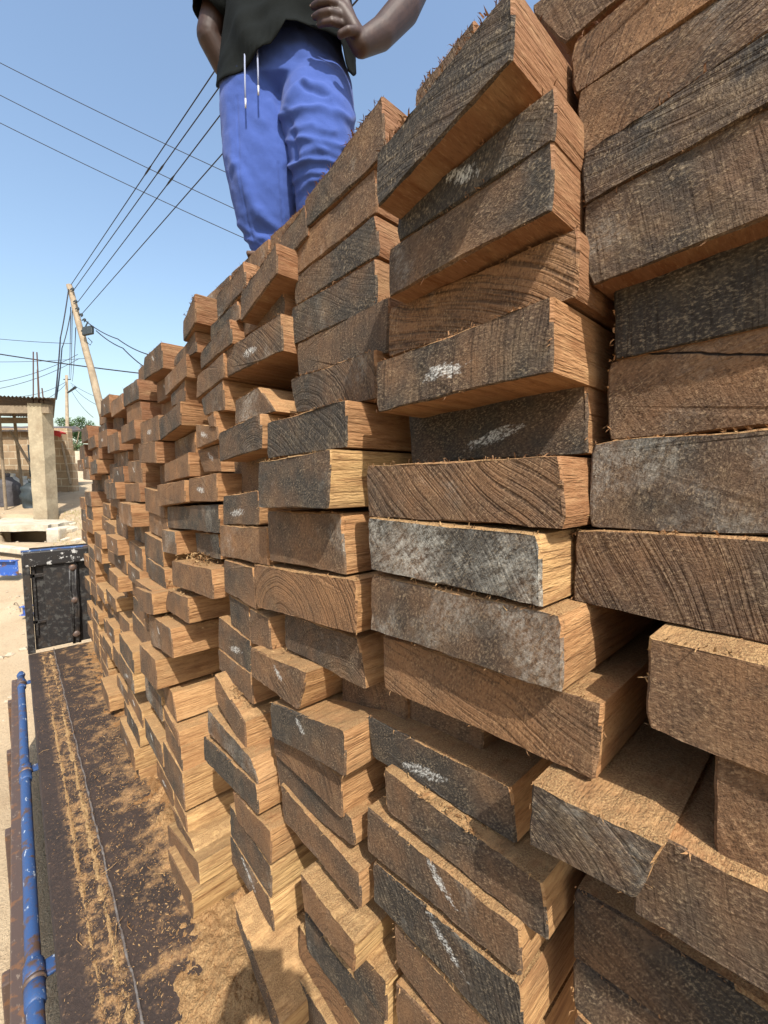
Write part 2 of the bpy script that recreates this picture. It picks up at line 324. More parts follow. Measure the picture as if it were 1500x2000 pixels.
('E03',0.451,((1.390,0.323),(1.167,0.346),(1.168,0.280),(1.403,0.254)),0.5,0.15,0,70,-0.3),
('E04',0.454,((1.370,0.249),(1.185,0.277),(1.184,0.194),(1.347,0.195)),0.6,0.15,0,60,-0.2),
('E05',0.444,((1.294,0.183),(1.233,0.194),(1.229,0.148),(1.275,0.150)),0.2,0.0,0,60,-0.1),
('E06',0.448,((1.412,0.175),(1.225,0.151),(1.217,0.113),(1.416,0.096)),0.2,0.1,1,70,-0.1),
('E07',0.465,((1.464,0.095),(1.268,0.102),(1.258,0.021),(1.402,0.020)),0.3,0.1,1,85,-0.3),
('E08',0.437,((1.468,-0.000),(1.206,0.016),(1.213,-0.067),(1.471,-0.076)),0.2,0.1,1,85,-0.1),
('E09',0.446,((1.780,-0.111),(1.223,-0.075),(1.230,-0.160),(1.778,-0.193)),0.7,0.25,0,50,0.0),
('E10',0.470,((1.528,-0.189),(1.297,-0.173),(1.296,-0.254),(1.519,-0.260)),0.8,0.35,0,50,0.0),
('E11',0.420,((1.644,-0.301),(1.224,-0.264),(1.220,-0.353),(1.644,-0.393)),0.25,0.1,0,40,0.0),
('E12',0.416,((1.687,-0.418),(1.451,-0.398),(1.456,-0.489),(1.757,-0.506)),0.2,0.1,0,50,0.1),
('E13',0.382,((1.866,-0.546),(1.539,-0.520),(1.529,-0.623),(1.846,-0.668)),0.3,0.3,1,60,0.1),
('E14',0.358,((1.938,-0.685),(1.668,-0.670),(1.673,-0.786),(1.935,-0.809)),0.3,0.1,0,60,0.2),
('E15',0.406,((1.831,-0.799),(1.649,-0.803),(1.617,-0.905),(1.769,-0.895)),0.3,0.1,0,60,0.2),
('E16',0.399,((1.773,-0.899),(1.576,-0.922),(1.563,-0.971),(1.750,-0.948)),0.3,0.2,0,60,0.2),
('E17',0.402,((1.780,-0.959),(1.556,-0.973),(1.549,-1.061),(1.763,-1.045)),0.4,0.1,0,60,0.1),
('E18',0.399,((1.800,-1.062),(1.533,-1.058),(1.527,-1.199),(1.791,-1.203)),0.5,0.1,0,60,0.4),
('E19',0.401,((1.679,-1.200),(1.527,-1.216),(1.511,-1.276),(1.661,-1.264)),0.2,0,0,60,0.6),
('E20',0.399,((1.709,-1.292),(1.465,-1.264),(1.397,-1.283),(1.646,-1.330)),0.2,0.1,0,60,0.8),
('E21',0.387,((1.739,-1.384),(1.344,-1.254),(1.337,-1.330),(1.722,-1.466)),0.2,0.1,0,60,0.7),
('E22',0.360,((1.636,-1.395),(1.329,-1.336),(1.343,-1.452),(1.586,-1.469)),0.2,0.05,0,60,0.6),
('F00',0.428,((1.434,0.495),(1.310,0.542),(1.319,0.461),(1.437,0.434)),0.5,0.1,0,60,-0.7),
('F01',0.441,((1.590,0.417),(1.358,0.449),(1.360,0.388),(1.594,0.390)),0.6,0.1,0,60,-0.6),
('F02',0.432,((1.679,0.365),(1.425,0.396),(1.438,0.327),(1.689,0.301)),0.45,0.2,0,60,-0.5),
('F03',0.440,((1.646,0.299),(1.470,0.326),(1.490,0.254),(1.639,0.258)),0.5,0.2,0,60,-0.5),
('F04',0.423,((1.749,0.223),(1.470,0.253),(1.485,0.179),(1.747,0.144)),0.6,0.1,0,10,-0.3),
('F05',0.474,((1.745,0.143),(1.501,0.162),(1.510,0.088),(1.747,0.077)),0.45,0.1,0,60,-0.1),
('F06',0.444,((1.784,0.057),(1.482,0.089),(1.486,0.008),(1.788,-0.014)),0.2,0,0,60,-0.3),
('F07',0.423,((1.813,-0.026),(1.464,-0.004),(1.467,-0.077),(1.820,-0.112)),0.2,0.1,0,85,-0.1),
('F08',0.432,((1.820,-0.202),(1.629,-0.192),(1.628,-0.279),(1.812,-0.292)),0.6,0.5,0,60,0.0),
('F09',0.436,((2.137,-0.310),(1.963,-0.313),(1.965,-0.424),(2.131,-0.430)),0.5,0.2,1,60,0.0),
('F10',0.370,((2.038,-0.470),(1.730,-0.434),(1.737,-0.519),(1.959,-0.557)),0.3,0.1,0,60,0.1),]
SAW = {'A03': .8, 'B03': 1.0, 'C05': 1.0, 'B06': .9, 'C09': .9, 'B04': .6, 'F04': 1.0, 'B00': .6, 'A08': .6, 'B09': .6, 'A05': .6, 'B07': .3, 'A07': .0, 'C07': .0, 'B08': .1}
RING = {'C05': 1, 'C09': 1, 'F04': 1, 'B03': 0, 'B06': 0, 'A08': 0, 'B04': 0, 'A04': 0, 'A03': 0, 'B00': 0, 'D08': 1, 'E06': 1}
ORD = ['', 'first', 'second', 'third', 'fourth', 'fifth', 'sixth', 'seventh', 'eighth', 'ninth', 'tenth', 'eleventh', 'twelfth', 'thirteenth',
       'fourteenth', 'fifteenth', 'sixteenth', 'seventeenth', 'eighteenth', 'nineteenth', 'twentieth', 'twenty-first', 'twenty-second', 'twenty-third']
BED_Z = -1.44

def sub_poly(q, step, jit, r):
    """outline of a sawn end: the four edges cut into short lengths that wander a little, corners knocked off"""
    pts = []
    n = len(q)
    for k in range(n):
        a, b = Vector(q[k]), Vector(q[(k+1) % n]); ln = (b-a).length
        m = max(2, int(ln/step)); nrm = Vector((-(b-a).y, (b-a).x)).normalized()
        ph = r.random()*50
        for j in range(m):
            t = j/m
            d = (noise.noise(Vector((ph+t*ln*14, k*3.1, 0)))*jit*1.5 + r.uniform(-jit, jit)*.35)
            p = a.lerp(b, t)+nrm*d
            if j == 0: p = p.lerp((Vector(q[0])+Vector(q[1])+Vector(q[2])+Vector(q[3]))/4, r.uniform(.005, .022))
            pts.append(p)
    return pts

def plank(name, X, q, g, w, c, ang, s, label, crack=0, L=1.5, fuzz=1.0, top=False):
    r = random.Random(name+label)
    cy = sum(p[0] for p in q)/4; cz = sum(p[1] for p in q)/4
    q = [(p[0]-cy, p[1]-cz) for p in q]
    wid = max(p[0] for p in q)-min(p[0] for p in q)
    near = X < 3 and cy < 1.3
    loop = sub_poly(q, .012 if near else .03, .0017, r); n = len(loop)
    def ring(x, sh, j):
        out = []
        for p in loop:
            l = p.length
            pp = p*(1-sh/max(l, .02))
            out.append(Vector((x+r.uniform(-j, j), pp.x, pp.y)))
        return out
    v = ring(0, .003, .0012)+ring(.0035, .0002, .001)
    nseg = [.06, .16, .34, .7, L]; bow = r.uniform(-.004, .004); tw = r.uniform(-.004, .004)
    for x in nseg:
        for p in loop:
            v.append(Vector((x, p.x+tw*x, p.y+bow*x)))
    f = [tuple(range(n))]; idx = [0]
    for k in range(len(nseg)+1):
        for j in range(n):
            a, b = k*n+j, k*n+(j+1) % n
            f.append((b, a, a+n, b+n)); idx.append(0 if k == 0 and loop[j].y < .6*max(p.y for p in loop) else 1)
    f.append(tuple(range((len(nseg)+1)*n, (len(nseg)+2)*n))[::-1]); idx.append(1)
    # torn fibres left by the saw along the arrises
    if fuzz > 0:
        cnt = int((64 if near else 12)*fuzz*max(.4, wid/.3)) + (26 if top else 0)
        for k in range(cnt):
            e = 0 if r.random() < (.8 if not top else .95) else r.choice((1, 2, 3))
            a, b = Vector(q[e]), Vector(q[(e+1) % 4]); p = a.lerp(b, r.random())*.995
            ln = r.uniform(.003, .010)*(1.6 if top and r.random() < .35 else 1); wd = r.uniform(.0005, .0014)
            base = Vector((r.uniform(-.001, .006), p.x, p.y))
            dirv = Vector((r.uniform(-1, .3), r.uniform(-1, 1), r.uniform(-.2, 1.0) if e == 0 else r.uniform(-1, .3))).normalized()
            sd = Vector((r.uniform(-.4, .4), 1, r.uniform(-.6, .6))).normalized()*wd
            mid = base+dirv*ln*.55+Vector((0, 0, r.uniform(-.002, .002)))
            tip = base+dirv*ln+Vector((r.uniform(-.003, .003), r.uniform(-.003, .003), -ln*.2))
            o = len(v); v += [base-sd, base+sd, mid+sd*.7, mid-sd*.7, tip]
            f += [(o, o+1, o+2, o+3), (o+3, o+2, o+4)]; idx += [1, 1]
    if top:                             # frayed tufts along the upper arris
        for t_ in range(6):
            a, b = Vector(q[0]), Vector(q[1]); c0 = a.lerp(b, r.random())
            for k in range(r.randint(6, 14)):
                p = c0+Vector((r.gauss(0, .006), r.uniform(-.006, .001))); ln = r.uniform(.004, .013); wd = r.uniform(.0008, .0020)
                base = Vector((r.uniform(-.001, .02), p.x, p.y)); dv = Vector((r.uniform(-1, .4), r.gauss(0, .7), r.uniform(-.1, 1))).normalized()
                sd = Vector((r.uniform(-.4, .4), 1, r.uniform(-.6, .6))).normalized()*wd
                mid = base+dv*ln*.5+Vector((r.uniform(-.003, .003), r.uniform(-.004, .004), .002)); tip = base+dv*ln+Vector((r.uniform(-.006, .006), r.uniform(-.006, .006), -ln*.3))
                o_ = len(v); v += [base-sd, base+sd, mid+sd*.8, mid-sd*.8, tip]; f += [(o_, o_+1, o_+2, o_+3), (o_+3, o_+2, o_+4)]; idx += [1, 1]
    o = obj('timber_plank', v, f, [M['end'], M['side']], None, idx)
    o.location = (X, cy, cz)
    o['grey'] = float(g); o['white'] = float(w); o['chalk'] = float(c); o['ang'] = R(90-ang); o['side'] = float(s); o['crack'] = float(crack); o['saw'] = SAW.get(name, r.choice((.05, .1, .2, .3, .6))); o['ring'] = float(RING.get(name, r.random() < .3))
    tag(o, label, 'plank', 'sawn planks stacked on the truck bed')
    return o

def look(g, w, c):
    t = 'orange-brown' if g < .12 else 'warm brown' if g < .33 else 'grey-brown' if g < .58 else 'dark grey' if g < .78 else 'blackish'
    if c >= 2: return t+' plank end with chalk streak'
    if c == 1: return t+' plank end with chalk mark'
    if w >= .38: return t+' plank end with pale mould'
    return t+' plank end'

COLN = {c: ORD[i+1] for i, c in enumerate('ABCDEFGHIJKLM')}
CRACK = {'A06': 1, 'A02': 1, 'B14': 0}
TOPS = {'A00', 'B00', 'C00', 'D00', 'D01', 'E00', 'F00'}
cols = {}
for t in PL: cols.setdefault(t[0][0], []).append(t)
for cl, lst in cols.items():
    for k, (n, X, q, g, w, c, ang, s) in enumerate(lst):
        q = [list(p) for p in q]
        if cl == 'A':                       # these run on past the edge of the photograph
            for i, j in ((0, 1), (3, 2)):
                a, b = q[i], q[j]; yy = -.17
                if n in ('A11',): continue
                sl = (b[1]-a[1])/(b[0]-a[0]+1e-6); sl = max(-.12, min(.12, sl))
                b[1] = b[1]+sl*(yy-b[0]); b[0] = yy
        if n == 'A12':                      # the broken end of the plank beside it: no gap between them
            q[0] = [.115, -.335]; q[3] = [q[3][0]+.01, q[3][1]]
        if n in ('B10', 'B11'):             # their tops are hidden under the jutting plank above
            for i in (0, 1): q[i][1] += .012
        if k == len(lst)-1:
            for i in (2, 3): q[i][1] = max(q[i][1], BED_Z+.004)
        col = 'stack closest to camera' if cl == 'A' else COLN[cl]+' stack from camera'
        plank(n, X, q, g, w, c, ang, s, f'{look(g, w, c)}, {ORD[k+1]} down in {col}', CRACK.get(n, 0), top=n in TOPS)

# the rest of the stack, running on to the headboard
def top_z(y):
    P = [(1.8, .50), (2.1, .57), (2.5, .53), (3.0, .49), (3.5, .44), (3.9, .35), (4.3, .22)]
    for (a, za), (b, zb) in zip(P, P[1:]):
        if y <= b: return za+(zb-za)*max(0, (y-a)/(b-a))
    return P[-1][1]
ra = random.Random(21)
y = {}
YS = [1.80, 2.16, 2.52, 2.88, 3.24, 3.60, 3.95, 4.30]
for ci in range(7):
    y0, y1 = YS[ci], YS[ci+1]
    cl = 'GHIJKLM'[ci]
    z = top_z((y0+y1)/2)+ra.uniform(-.02, .02); k = 0
    low = -.18 if ci == 0 else BED_Z
    stop = BED_Z
    drift = 0
    while z > stop+.03 and k < 23:
        h = ra.choice((.078, .084, .09, .098, .105)); h = min(h, z-stop-.002) if z-h-stop < .05 else h
        k += 1
        lean = -.03*max(0, (.1-z))                            # the stack bulges out a little towards its foot
        X = .445+lean+ra.choice((-.045, -.025, -.01, 0, .01, .03, .06, .085))
        if ci > 3: X = max(.41, X-.03)
        w = ra.uniform(.27, .35); sh = ra.uniform(-.015, .03)
        a, b = y0+sh, min(y0+sh+w, y1+.03)
        ya = a
        tl = ra.uniform(-.006, .006)
        q = [(b, z+tl), (ya, z-tl), (ya, z-h-tl), (b, z-h+tl)]
        if k == 1: q[0] = (b-.02, z-.004)
        g = ra.choice((.2, .3, .4, .5, .6, .7)); wh = ra.choice((.05, .1, .1, .2, .4)); ch = ra.choice((0, 0, 0, 1, 1))
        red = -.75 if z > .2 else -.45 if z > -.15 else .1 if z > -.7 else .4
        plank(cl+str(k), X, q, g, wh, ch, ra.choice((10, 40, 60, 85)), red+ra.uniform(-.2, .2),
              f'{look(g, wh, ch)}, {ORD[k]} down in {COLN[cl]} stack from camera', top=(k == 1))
        z -= h+ra.choice((.001, .002, .004))
# three more lie on top of the load, set back; the man stands on them
for k, (a, b) in enumerate(((1.02, 1.33), (1.34, 1.66), (1.67, 1.98))):
    plank('top%d' % k, .68, [(b, .80), (a, .80), (a, .70), (b, .70)], .4, .1, 0, 60, -.4,
          ['plank lying on top of the load beside the man', "plank on top of the load under the man's feet", 'plank on top of the load behind the man'][k])
plank('peek', .60, [(.585, .72), (.45, .745), (.45, .68), (.585, .665)], .7, .05, 0, 60, -.4,
      'frayed dark plank end poking out behind the tilted top plank', top=True)
# ---------------------------------------------------------------- truck
def rust_bed():
    t = NT('rusty_bed_plate', .7, .35); p = t.coord()
    a = t.noise(p, 6, 5, .65); b = t.noise(p, 90, 4, .7); f = t.noise(t.scale(p, (1, .5, 1)), 300, 3, .7)
    c = t.mix(t.ramp(a, .35, .7), (.040, .027, .021), (.024, .018, .015))
    c = t.mix(t.math('MULTIPLY', t.ramp(b, .5, .7), .5), c, (.085, .052, .036))
    sx = t.n('SeparateXYZ'); t.set(sx.inputs[0], p)
    # sawdust trodden into the plate, thicker towards the stack
    near = t.ramp(sx.outputs[0], .19, .46)
    d = t.math('ADD', t.math('MULTIPLY', near, .22), t.noise(p, 13, 5, .7))
    dm = t.math('MULTIPLY', t.ramp(d, .58, .80), t.ramp(sx.outputs[0], .186, .20))
    lo = t.math('MULTIPLY', t.math('MULTIPLY', t.ramp(sx.outputs[0], .075, .10), t.ramp(sx.outputs[0], .184, .17)), t.ramp(t.noise(p, 28, 6, .75), .47, .60))
    dm = t.math('MAXIMUM', t.math('MAXIMUM', dm, t.math('MULTIPLY', lo, .75)), t.math('MULTIPLY', t.ramp(b, .62, .72), .4))
    c = t.mix(t.math('MULTIPLY', dm, .9), c, t.mix(t.ramp(f, .35, .65), (.2, .095, .04), (.52, .32, .14)))
    return t.out(c, t.bump(t.math('ADD', b, t.math('MULTIPLY', f, .5)), .5, .004), t.ramp(b, -.4, 1.1))
M['bed'] = rust_bed()
M['rail_paint'] = chipped('chipped_blue_paint', (.024, .062, .165), (.075, .045, .032), (.36, .40, .44), sc=38, th=.61)
M['dark_steel'] = chipped('worn_brown_steel', (.075, .05, .04), (.14, .07, .035), (.17, .13, .10), 55)
M['black_paint'] = chipped('scratched_black_paint', (.012, .012, .013), (.03, .024, .02), (.05, .05, .048), 26, .53)
M['black_worn'] = chipped('black_paint_worn_to_grey', (.014, .014, .015), (.02, .018, .016), (.42, .42, .41), 22, .575)
M['weld'] = simple('weld_metal', (.15, .135, .125), .6, .35, .6, 60, .5, .003, (.08, .06, .05))
M['rubber'] = simple('tyre_rubber', (.02, .02, .02), .9, .2, .3, 30)

truck = empty('flatbed_truck', (0.1, 1.5, -2.15))
tag(truck, 'old flatbed truck with rusty bed, black headboard and folded blue side rail', 'truck')
def tr(mb, name, mats, parent=None, smooth=False):
    o = mb.build(name, mats, None, smooth)
    p = parent or truck; o.parent = p
    off = truck.location if p is truck else truck.location
    o.matrix_parent_inverse = Matrix.Translation(-off) if p is truck else (Matrix.Identity(4))
    return o
# bed plate: one sheet with a folded edge
mb = MB(); ys = [-.9+k*.1 for k in range(54)]; xs = [.018, .024, .07, .12, .178, .188, .4, .7, 1.2, 2.3]
for y_ in ys:
    for x_ in xs:
        wob = noise.noise(Vector((x_*3, y_*2, 1)))*.004
        mb.v.append(Vector((x_+(noise.noise(Vector((0, y_*4, 3)))*.002 if x_ < .03 else 0), y_, BED_Z+wob-(.006 if x_ < .02 else 0))))
n_ = len(xs)
for a in range(len(ys)-1):
    for b in range(n_-1):
        mb.f.append((a*n_+b, a*n_+b+1, (a+1)*n_+b+1, (a+1)*n_+b)); mb.i.append(0)
bed = tr(mb, 'bed_plate', M['bed'])
mb = MB(); mb.box((.030, 1.75, BED_Z-.075), (.016, 5.3, .13)); mb.box((.6, 1.75, BED_Z-.16), (.09, 5.3, .16)); mb.box((1.7, 1.75, BED_Z-.16), (.09, 5.3, .16))
for k in range(8): mb.box((1.2, -.7+k*.7, BED_Z-.05), (2.1, .06, .06))
tr(mb, 'chassis', M['dark_steel'])
for yy in (0.2, 3.4):
    for xx in (.42, 1.95):
        mb = MB(); prof = [(.0, .10), (.12, .10), (.12, .22), (.10, .30), (.13, .33), (.17, .36), (.17, .36)]
        ring = []
        N = 28
        pts = [(-.11, .19), (-.12, .30), (-.10, .345), (-.03, .36), (.03, .36), (.10, .345), (.12, .30), (.11, .19)]
        for j in range(N):
            a = 2*math.pi*j/N
            for px_, rr in pts: mb.v.append(Vector((xx+px_, yy+math.cos(a)*rr, -1.80+math.sin(a)*rr)))
        K = len(pts)
        for j in range(N):
            for k in range(K-1): mb.f.append((j*K+k, j*K+k+1, ((j+1) % N)*K+k+1, ((j+1) % N)*K+k)); mb.i.append(0)
        wh = tr(mb, 'wheel', M['rubber'])
        mb = MB(); mb.tube([(xx-.09, yy, -1.80), (xx+.09, yy, -1.80)], .195, 24)
        o = mb.build('rim', M['dark_steel'], None); o.parent = wh
# weld run along the edge beam
mb = MB(); pts = []; rr = []
for k in range(420):
    y_ = -.4+k*.0115
    pts.append((.182+noise.noise(Vector((y_*9, 0, 0)))*.006+noise.noise(Vector((y_*40, 5, 0)))*.0025, y_, BED_Z+.001)); rr.append(.0036+.0026*noise.noise(Vector((y_*22, 2, 0))))
mb.tube(pts, rr, 6); tr(mb, 'weld_seam', M['weld'], None, True)
# folded side rail: drop board, pivot bar and hinge barrels
mb = MB(); mb.box((-.075, 1.6, -1.73), (.024, 4.9, .44), bev=.004); mb.box((-.066, 1.6, -1.500), (.040, 4.9, .020), bev=.004)
for k in range(7): mb.box((-.098, -.5+k*.72, -1.74), (.022, .05, .38), bev=.004)
side = tr(mb, 'side_board', M['dark_steel'])
mb = MB(); pts = [(-.032+noise.noise(Vector((y_*2, 0, 7)))*.002, y_, -1.468) for y_ in [-.3+k*.1 for k in range(44)]]
mb.tube(pts, [.020+.005*max(0, 1-k/20) for k in range(44)], 14); bar = tr(mb, 'pivot_bar', M['rail_paint'], None, True)
for yy in (.62, 1.50, 2.66, 3.86):
    mb = MB(); mb.tube([(-.031, yy-.075, -1.468), (-.031, yy-.07, -1.468), (-.031, yy-.012, -1.468), (-.031, yy-.008, -1.468)], [.020, .025, .025, .021], 16)
    mb.tube([(-.031, yy+.006, -1.468), (-.031, yy+.01, -1.468), (-.031, yy+.058, -1.468), (-.031, yy+.065, -1.468)], [.021, .026, .026, .020], 16)
    mb.box((.0, yy+.03, -1.475), (.05, .055, .010), bev=.002)
    o = mb.build('hinge', M['rail_paint'], None, True); o.parent = bar
    mb = MB(); mb.tube([(-.031, yy-.006, -1.468), (-.031, yy+.004, -1.468)], .0275, 16)
    for a in range(14):
        pass
    o = mb.build('hinge_collar', M['dark_steel'], None, True); o.parent = bar
mb = MB(); mb.tube([(-.032, 4.0, -1.468), (-.032, 4.05, -1.468), (-.032, 4.07, -1.45)], [.02, .026, .012], 12)
o = mb.build('end_knob', M['rail_paint'], None, True); o.parent = bar
# headboard
HY = 4.43
hb = empty('headboard', (0, 0, 0)); hb.parent = truck; hb.matrix_parent_inverse = Matrix.Translation(-truck.location)
mb = MB(); mb.box((1.17, HY+.03, -1.0), (2.2, .012, .86)); o = mb.build('back_sheet', M['black_paint'], None); o.parent = hb
mb = MB(); mb.box((1.155, HY, -.655), (2.27, .07, .125), bev=.012); o = mb.build('top_beam', M['black_worn'], None); o.parent = hb
mb = MB(); mb.tube([(.016, HY-.005, -.592), (1.2, HY-.005, -.588), (2.29, HY-.005, -.592)], .012, 8); o = mb.build('top_edge', M['rail_paint'], None, True); o.parent = hb
for xx in (.042, 2.26):
    mb = MB(); mb.box((xx, HY, -1.03), (.050, .06, .82), bev=.006); o = mb.build('stile', M['black_paint'], None); o.parent = hb
mb = MB(); mb.box((.085, HY+.012, -1.0), (.02, .02, .62), bev=.003); mb.box((.11, HY+.012, -.80), (.10, .02, .03), bev=.003); mb.box((.11, HY+.012, -1.19), (.1, .02, .025), bev=.003)
o = mb.build('window_slot_frame', M['black_paint'], None); o.parent = hb
mb = MB(); mb.box((.265, HY+.006, -1.07), (.235, .03, .70), bev=.008); o = mb.build('panel', M['black_paint'], None); o.parent = hb
for k in range(5):
    mb = MB(); mb.box((.62+k*.36, HY+.006, -1.07), (.33, .03, .70), bev=.008); o = mb.build('panel', M['black_paint'], None); o.parent = hb
mb = MB()
for xx in (.325, .365): mb.tube([(xx, HY-.012, -1.43), (xx+.004, HY-.014, -1.1), (xx-.006, HY-.012, -.95), (xx, HY-.012, -.76)], .011, 8)
mb.box((.345, HY-.004, -1.09), (.05, .022, .68), bev=.003)
o = mb.build('rib', M['black_paint'], None, True); o.parent = hb
for zz in (-.765, -1.05, -1.35):
    mb = MB(); mb.tube([(.345, HY-.014, zz), (.345, HY-.022, zz), (.345, HY-.028, zz)], [.03, .026, .012], 14); o = mb.build('bolt', M['dark_steel'], None, True); o.parent = hb

# ---------------------------------------------------------------- sawdust: mounds, strips and loose chips, one object
rs = random.Random(5)
mb = MB()
def mound(fn, x0, x1, y0, y1, nx, ny):
    b = len(mb.v)
    for j in range(ny+1):
        for i in range(nx+1):
            x = x0+(x1-x0)*i/nx; y_ = y0+(y1-y0)*j/ny
            mb.v.append(Vector((x, y_, fn(x, y_))))
    for j in range(ny):
        for i in range(nx):
            a = b+j*(nx+1)+i; mb.f.append((a, a+1, a+nx+2, a+nx+1)); mb.i.append(0)
def heap_z(x, y_):
    x += .06
    h = .19*math.exp(-(((x-.50)/.20)**2+((y_-.62)/.38)**2)) + .020*math.exp(-((x-.48)/.07)**2)
    h += noise.noise(Vector((x*16, y_*16, 0)))*.018+noise.noise(Vector((x*50, y_*50, 4)))*.009+noise.noise(Vector((x*120, y_*120, 4)))*.006
    return BED_Z-.016+h
mound(heap_z, .20, .74, .2, 1.9, 70, 190)
mound(heap_z, .22, .54, 1.9, 4.1, 30, 110)
def strip_z(c, w, s):
    def f(x, y_):
        cc = c+noise.noise(Vector((y_*5, s, 0)))*.006
        ww = w*(.62+.75*noise.noise(Vector((y_*11, s, 3)))+.45*noise.noise(Vector((y_*31, s, 8))))
        return BED_Z-.0062+.0092*math.exp(-((x-cc)/max(.003, ww))**2)*(.8+.5*noise.noise(Vector((y_*19, s, 5))))+noise.noise(Vector((x*140, y_*90, s)))*.0042+noise.noise(Vector((x*40, y_*25, s)))*.003
    return f
mound(strip_z(.106, .013, 1.0), .07, .133, .2, 4.3, 12, 330)
mound(strip_z(.155, .017, 2.0), .125, .180, .2, 4.3, 14, 330)
def chip(p, sz, flat=.5):
    d = Vector((rs.uniform(-1, 1), rs.uniform(-1, 1), rs.uniform(-flat, flat))).normalized(); u = d.cross(Vector((rs.uniform(-.5, .5), rs.uniform(-.5, .5), 1))).normalized()
    l, w = sz, sz*rs.uniform(.12, .4); p = Vector(p); up = Vector((0, 0, sz*rs.uniform(-.1, .25)))
    mb.add([p-d*l-u*w, p-d*l+u*w, p+u*w*1.1+up, p-u*w*1.1+up, p+d*l+u*w*.5, p+d*l-u*w*.5], [(0, 1, 2, 3), (3, 2, 4, 5)])
for k in range(9500):                                   # over the mounds
    y_ = .25+3.7*rs.random()**1.7; x = .20+abs(rs.gauss(0, .10)) if y_ > 1.2 else rs.uniform(.19, .56)
    x = .43-abs(rs.gauss(0, .10)) if rs.random() < .6 else x
    if x < .192: continue
    chip((x, y_, max(heap_z(x, y_), BED_Z)+.003), rs.choice((.0012, .0016, .002, .003, .0045)))
for k in range(6500):
    y_ = .3+3.9*rs.random()**1.5
    c, w = rs.choice(((.107, .014), (.155, .017), (.155, .017), (.13, .03)))
    chip((c+rs.gauss(0, w*.8), y_, BED_Z+.003+rs.random()*.004), rs.choice((.0014, .002, .003, .004)))
for k in range(3200):
    y_ = .3+3.9*rs.random()**1.5
    chip((rs.uniform(.03, .38), y_, BED_Z+.004), rs.choice((.001, .0014, .002, .003)))
for k in range(26):                                     # long splinters and curls
    y_ = rs.uniform(.6, 3.0); x = rs.uniform(.06, .40); z_ = max(heap_z(x, y_), BED_Z)+.008 if x > .2 else BED_Z+.012
    a = rs.uniform(0, 6.3); L_ = rs.uniform(.02, .06)
    mb.tube([(x, y_, z_), (x+math.cos(a)*L_*.5, y_+math.sin(a)*L_*.5, z_+.004), (x+math.cos(a+.3)*L_, y_+math.sin(a+.3)*L_, z_)], .0012, 4)
# little drifts on plank tops and ledges
for (x, y_, z_, sx, sy, n) in ((.47, 1.43, -.276, .05, .15, 420), (.46, 1.62, -.402, .05, .15, 380), (.50, 1.66, -.525, .07, .16, 380), (.45, 1.12, -.604, .03, .10, 120),
                               (.47, .80, -.406, .03, .12, 120), (.45, .36, -.152, .02, .07, 70), (.47, .38, -.507, .012, .07, 40)):
    for k in range(n):
        gx, gy = rs.gauss(0, sx*.5), rs.gauss(0, sy*.5)
        hh = .03*math.exp(-(gx/sx)**2*2-(gy/sy)**2*2)*(1 if n > 300 else .15)
        chip((x+gx, y_+gy, z_+hh*rs.random()+.001), rs.choice((.003, .004, .006)), .9)
saw = mb.build('sawdust', M['dust']); tag(saw, 'sawdust and wood chips strewn over the truck bed and ledges', 'sawdust', kind='stuff')
# ---------------------------------------------------------------- the man on the load
def cloth(name, col, sc=500):
    t = NT(name, .95, .06); p = t.coord(); a = t.noise(p, sc, 2, .6); b = t.noise(p, 9, 4, .6)
    c = t.mix(t.math('MULTIPLY', t.ramp(b, .4, .7), .25), col, tuple(x*.6 for x in col))
    c = t.mix(t.math('MULTIPLY', t.ramp(a, .5, .7), .2), c, tuple(min(.9, x*1.5) for x in col))
    t.b.inputs['Sheen Weight'].default_value = .08
    return t.out(c, t.bump(t.math('ADD', a, t.math('MULTIPLY', t.noise(p, 60, 4, .6), 1.2)), .35, .003))
def skin_mat():
    t = NT('dark_skin', .55, .35); p = t.coord(); a = t.noise(p, 30, 4, .6); b = t.noise(p, 500, 2, .6)
    c = t.mix(t.ramp(a, .35, .7), (.030, .015, .011), (.047, .024, .017))
    return t.out(c, t.bump(b, .25, .001))
M['skin'] = skin_mat(); M['trouser'] = cloth('blue_jersey', (.045, .080, .265)); M['shirt'] = cloth('charcoal_cotton', (.0085, .010, .0098)); M['shirt'].node_tree.nodes['Principled BSDF'].inputs['Sheen Weight'].default_value = 0
M['cord'] = simple('pale_cord', (.24, .27, .38), .8, .2, .2, 200); M['nail'] = simple('fingernail', (.34, .22, .17), .35, .4, .1, 50); M['aglet'] = simple('aglet', (.5, .5, .52), .3, .5, .1, 50)
M['hair'] = simple('black_hair', (.01, .009, .008), .8, .2, .4, 200, .8, .006); M['shoe'] = simple('brown_sandal', (.08, .045, .03), .6, .3); M['eye'] = simple('eye_white', (.33, .30, .27), .2, .5, .05)
PS = 1.66                               # metres from the camera plane to the man's hips
def pm(px): return px*PS/FPX            # a width in the photograph, at his distance

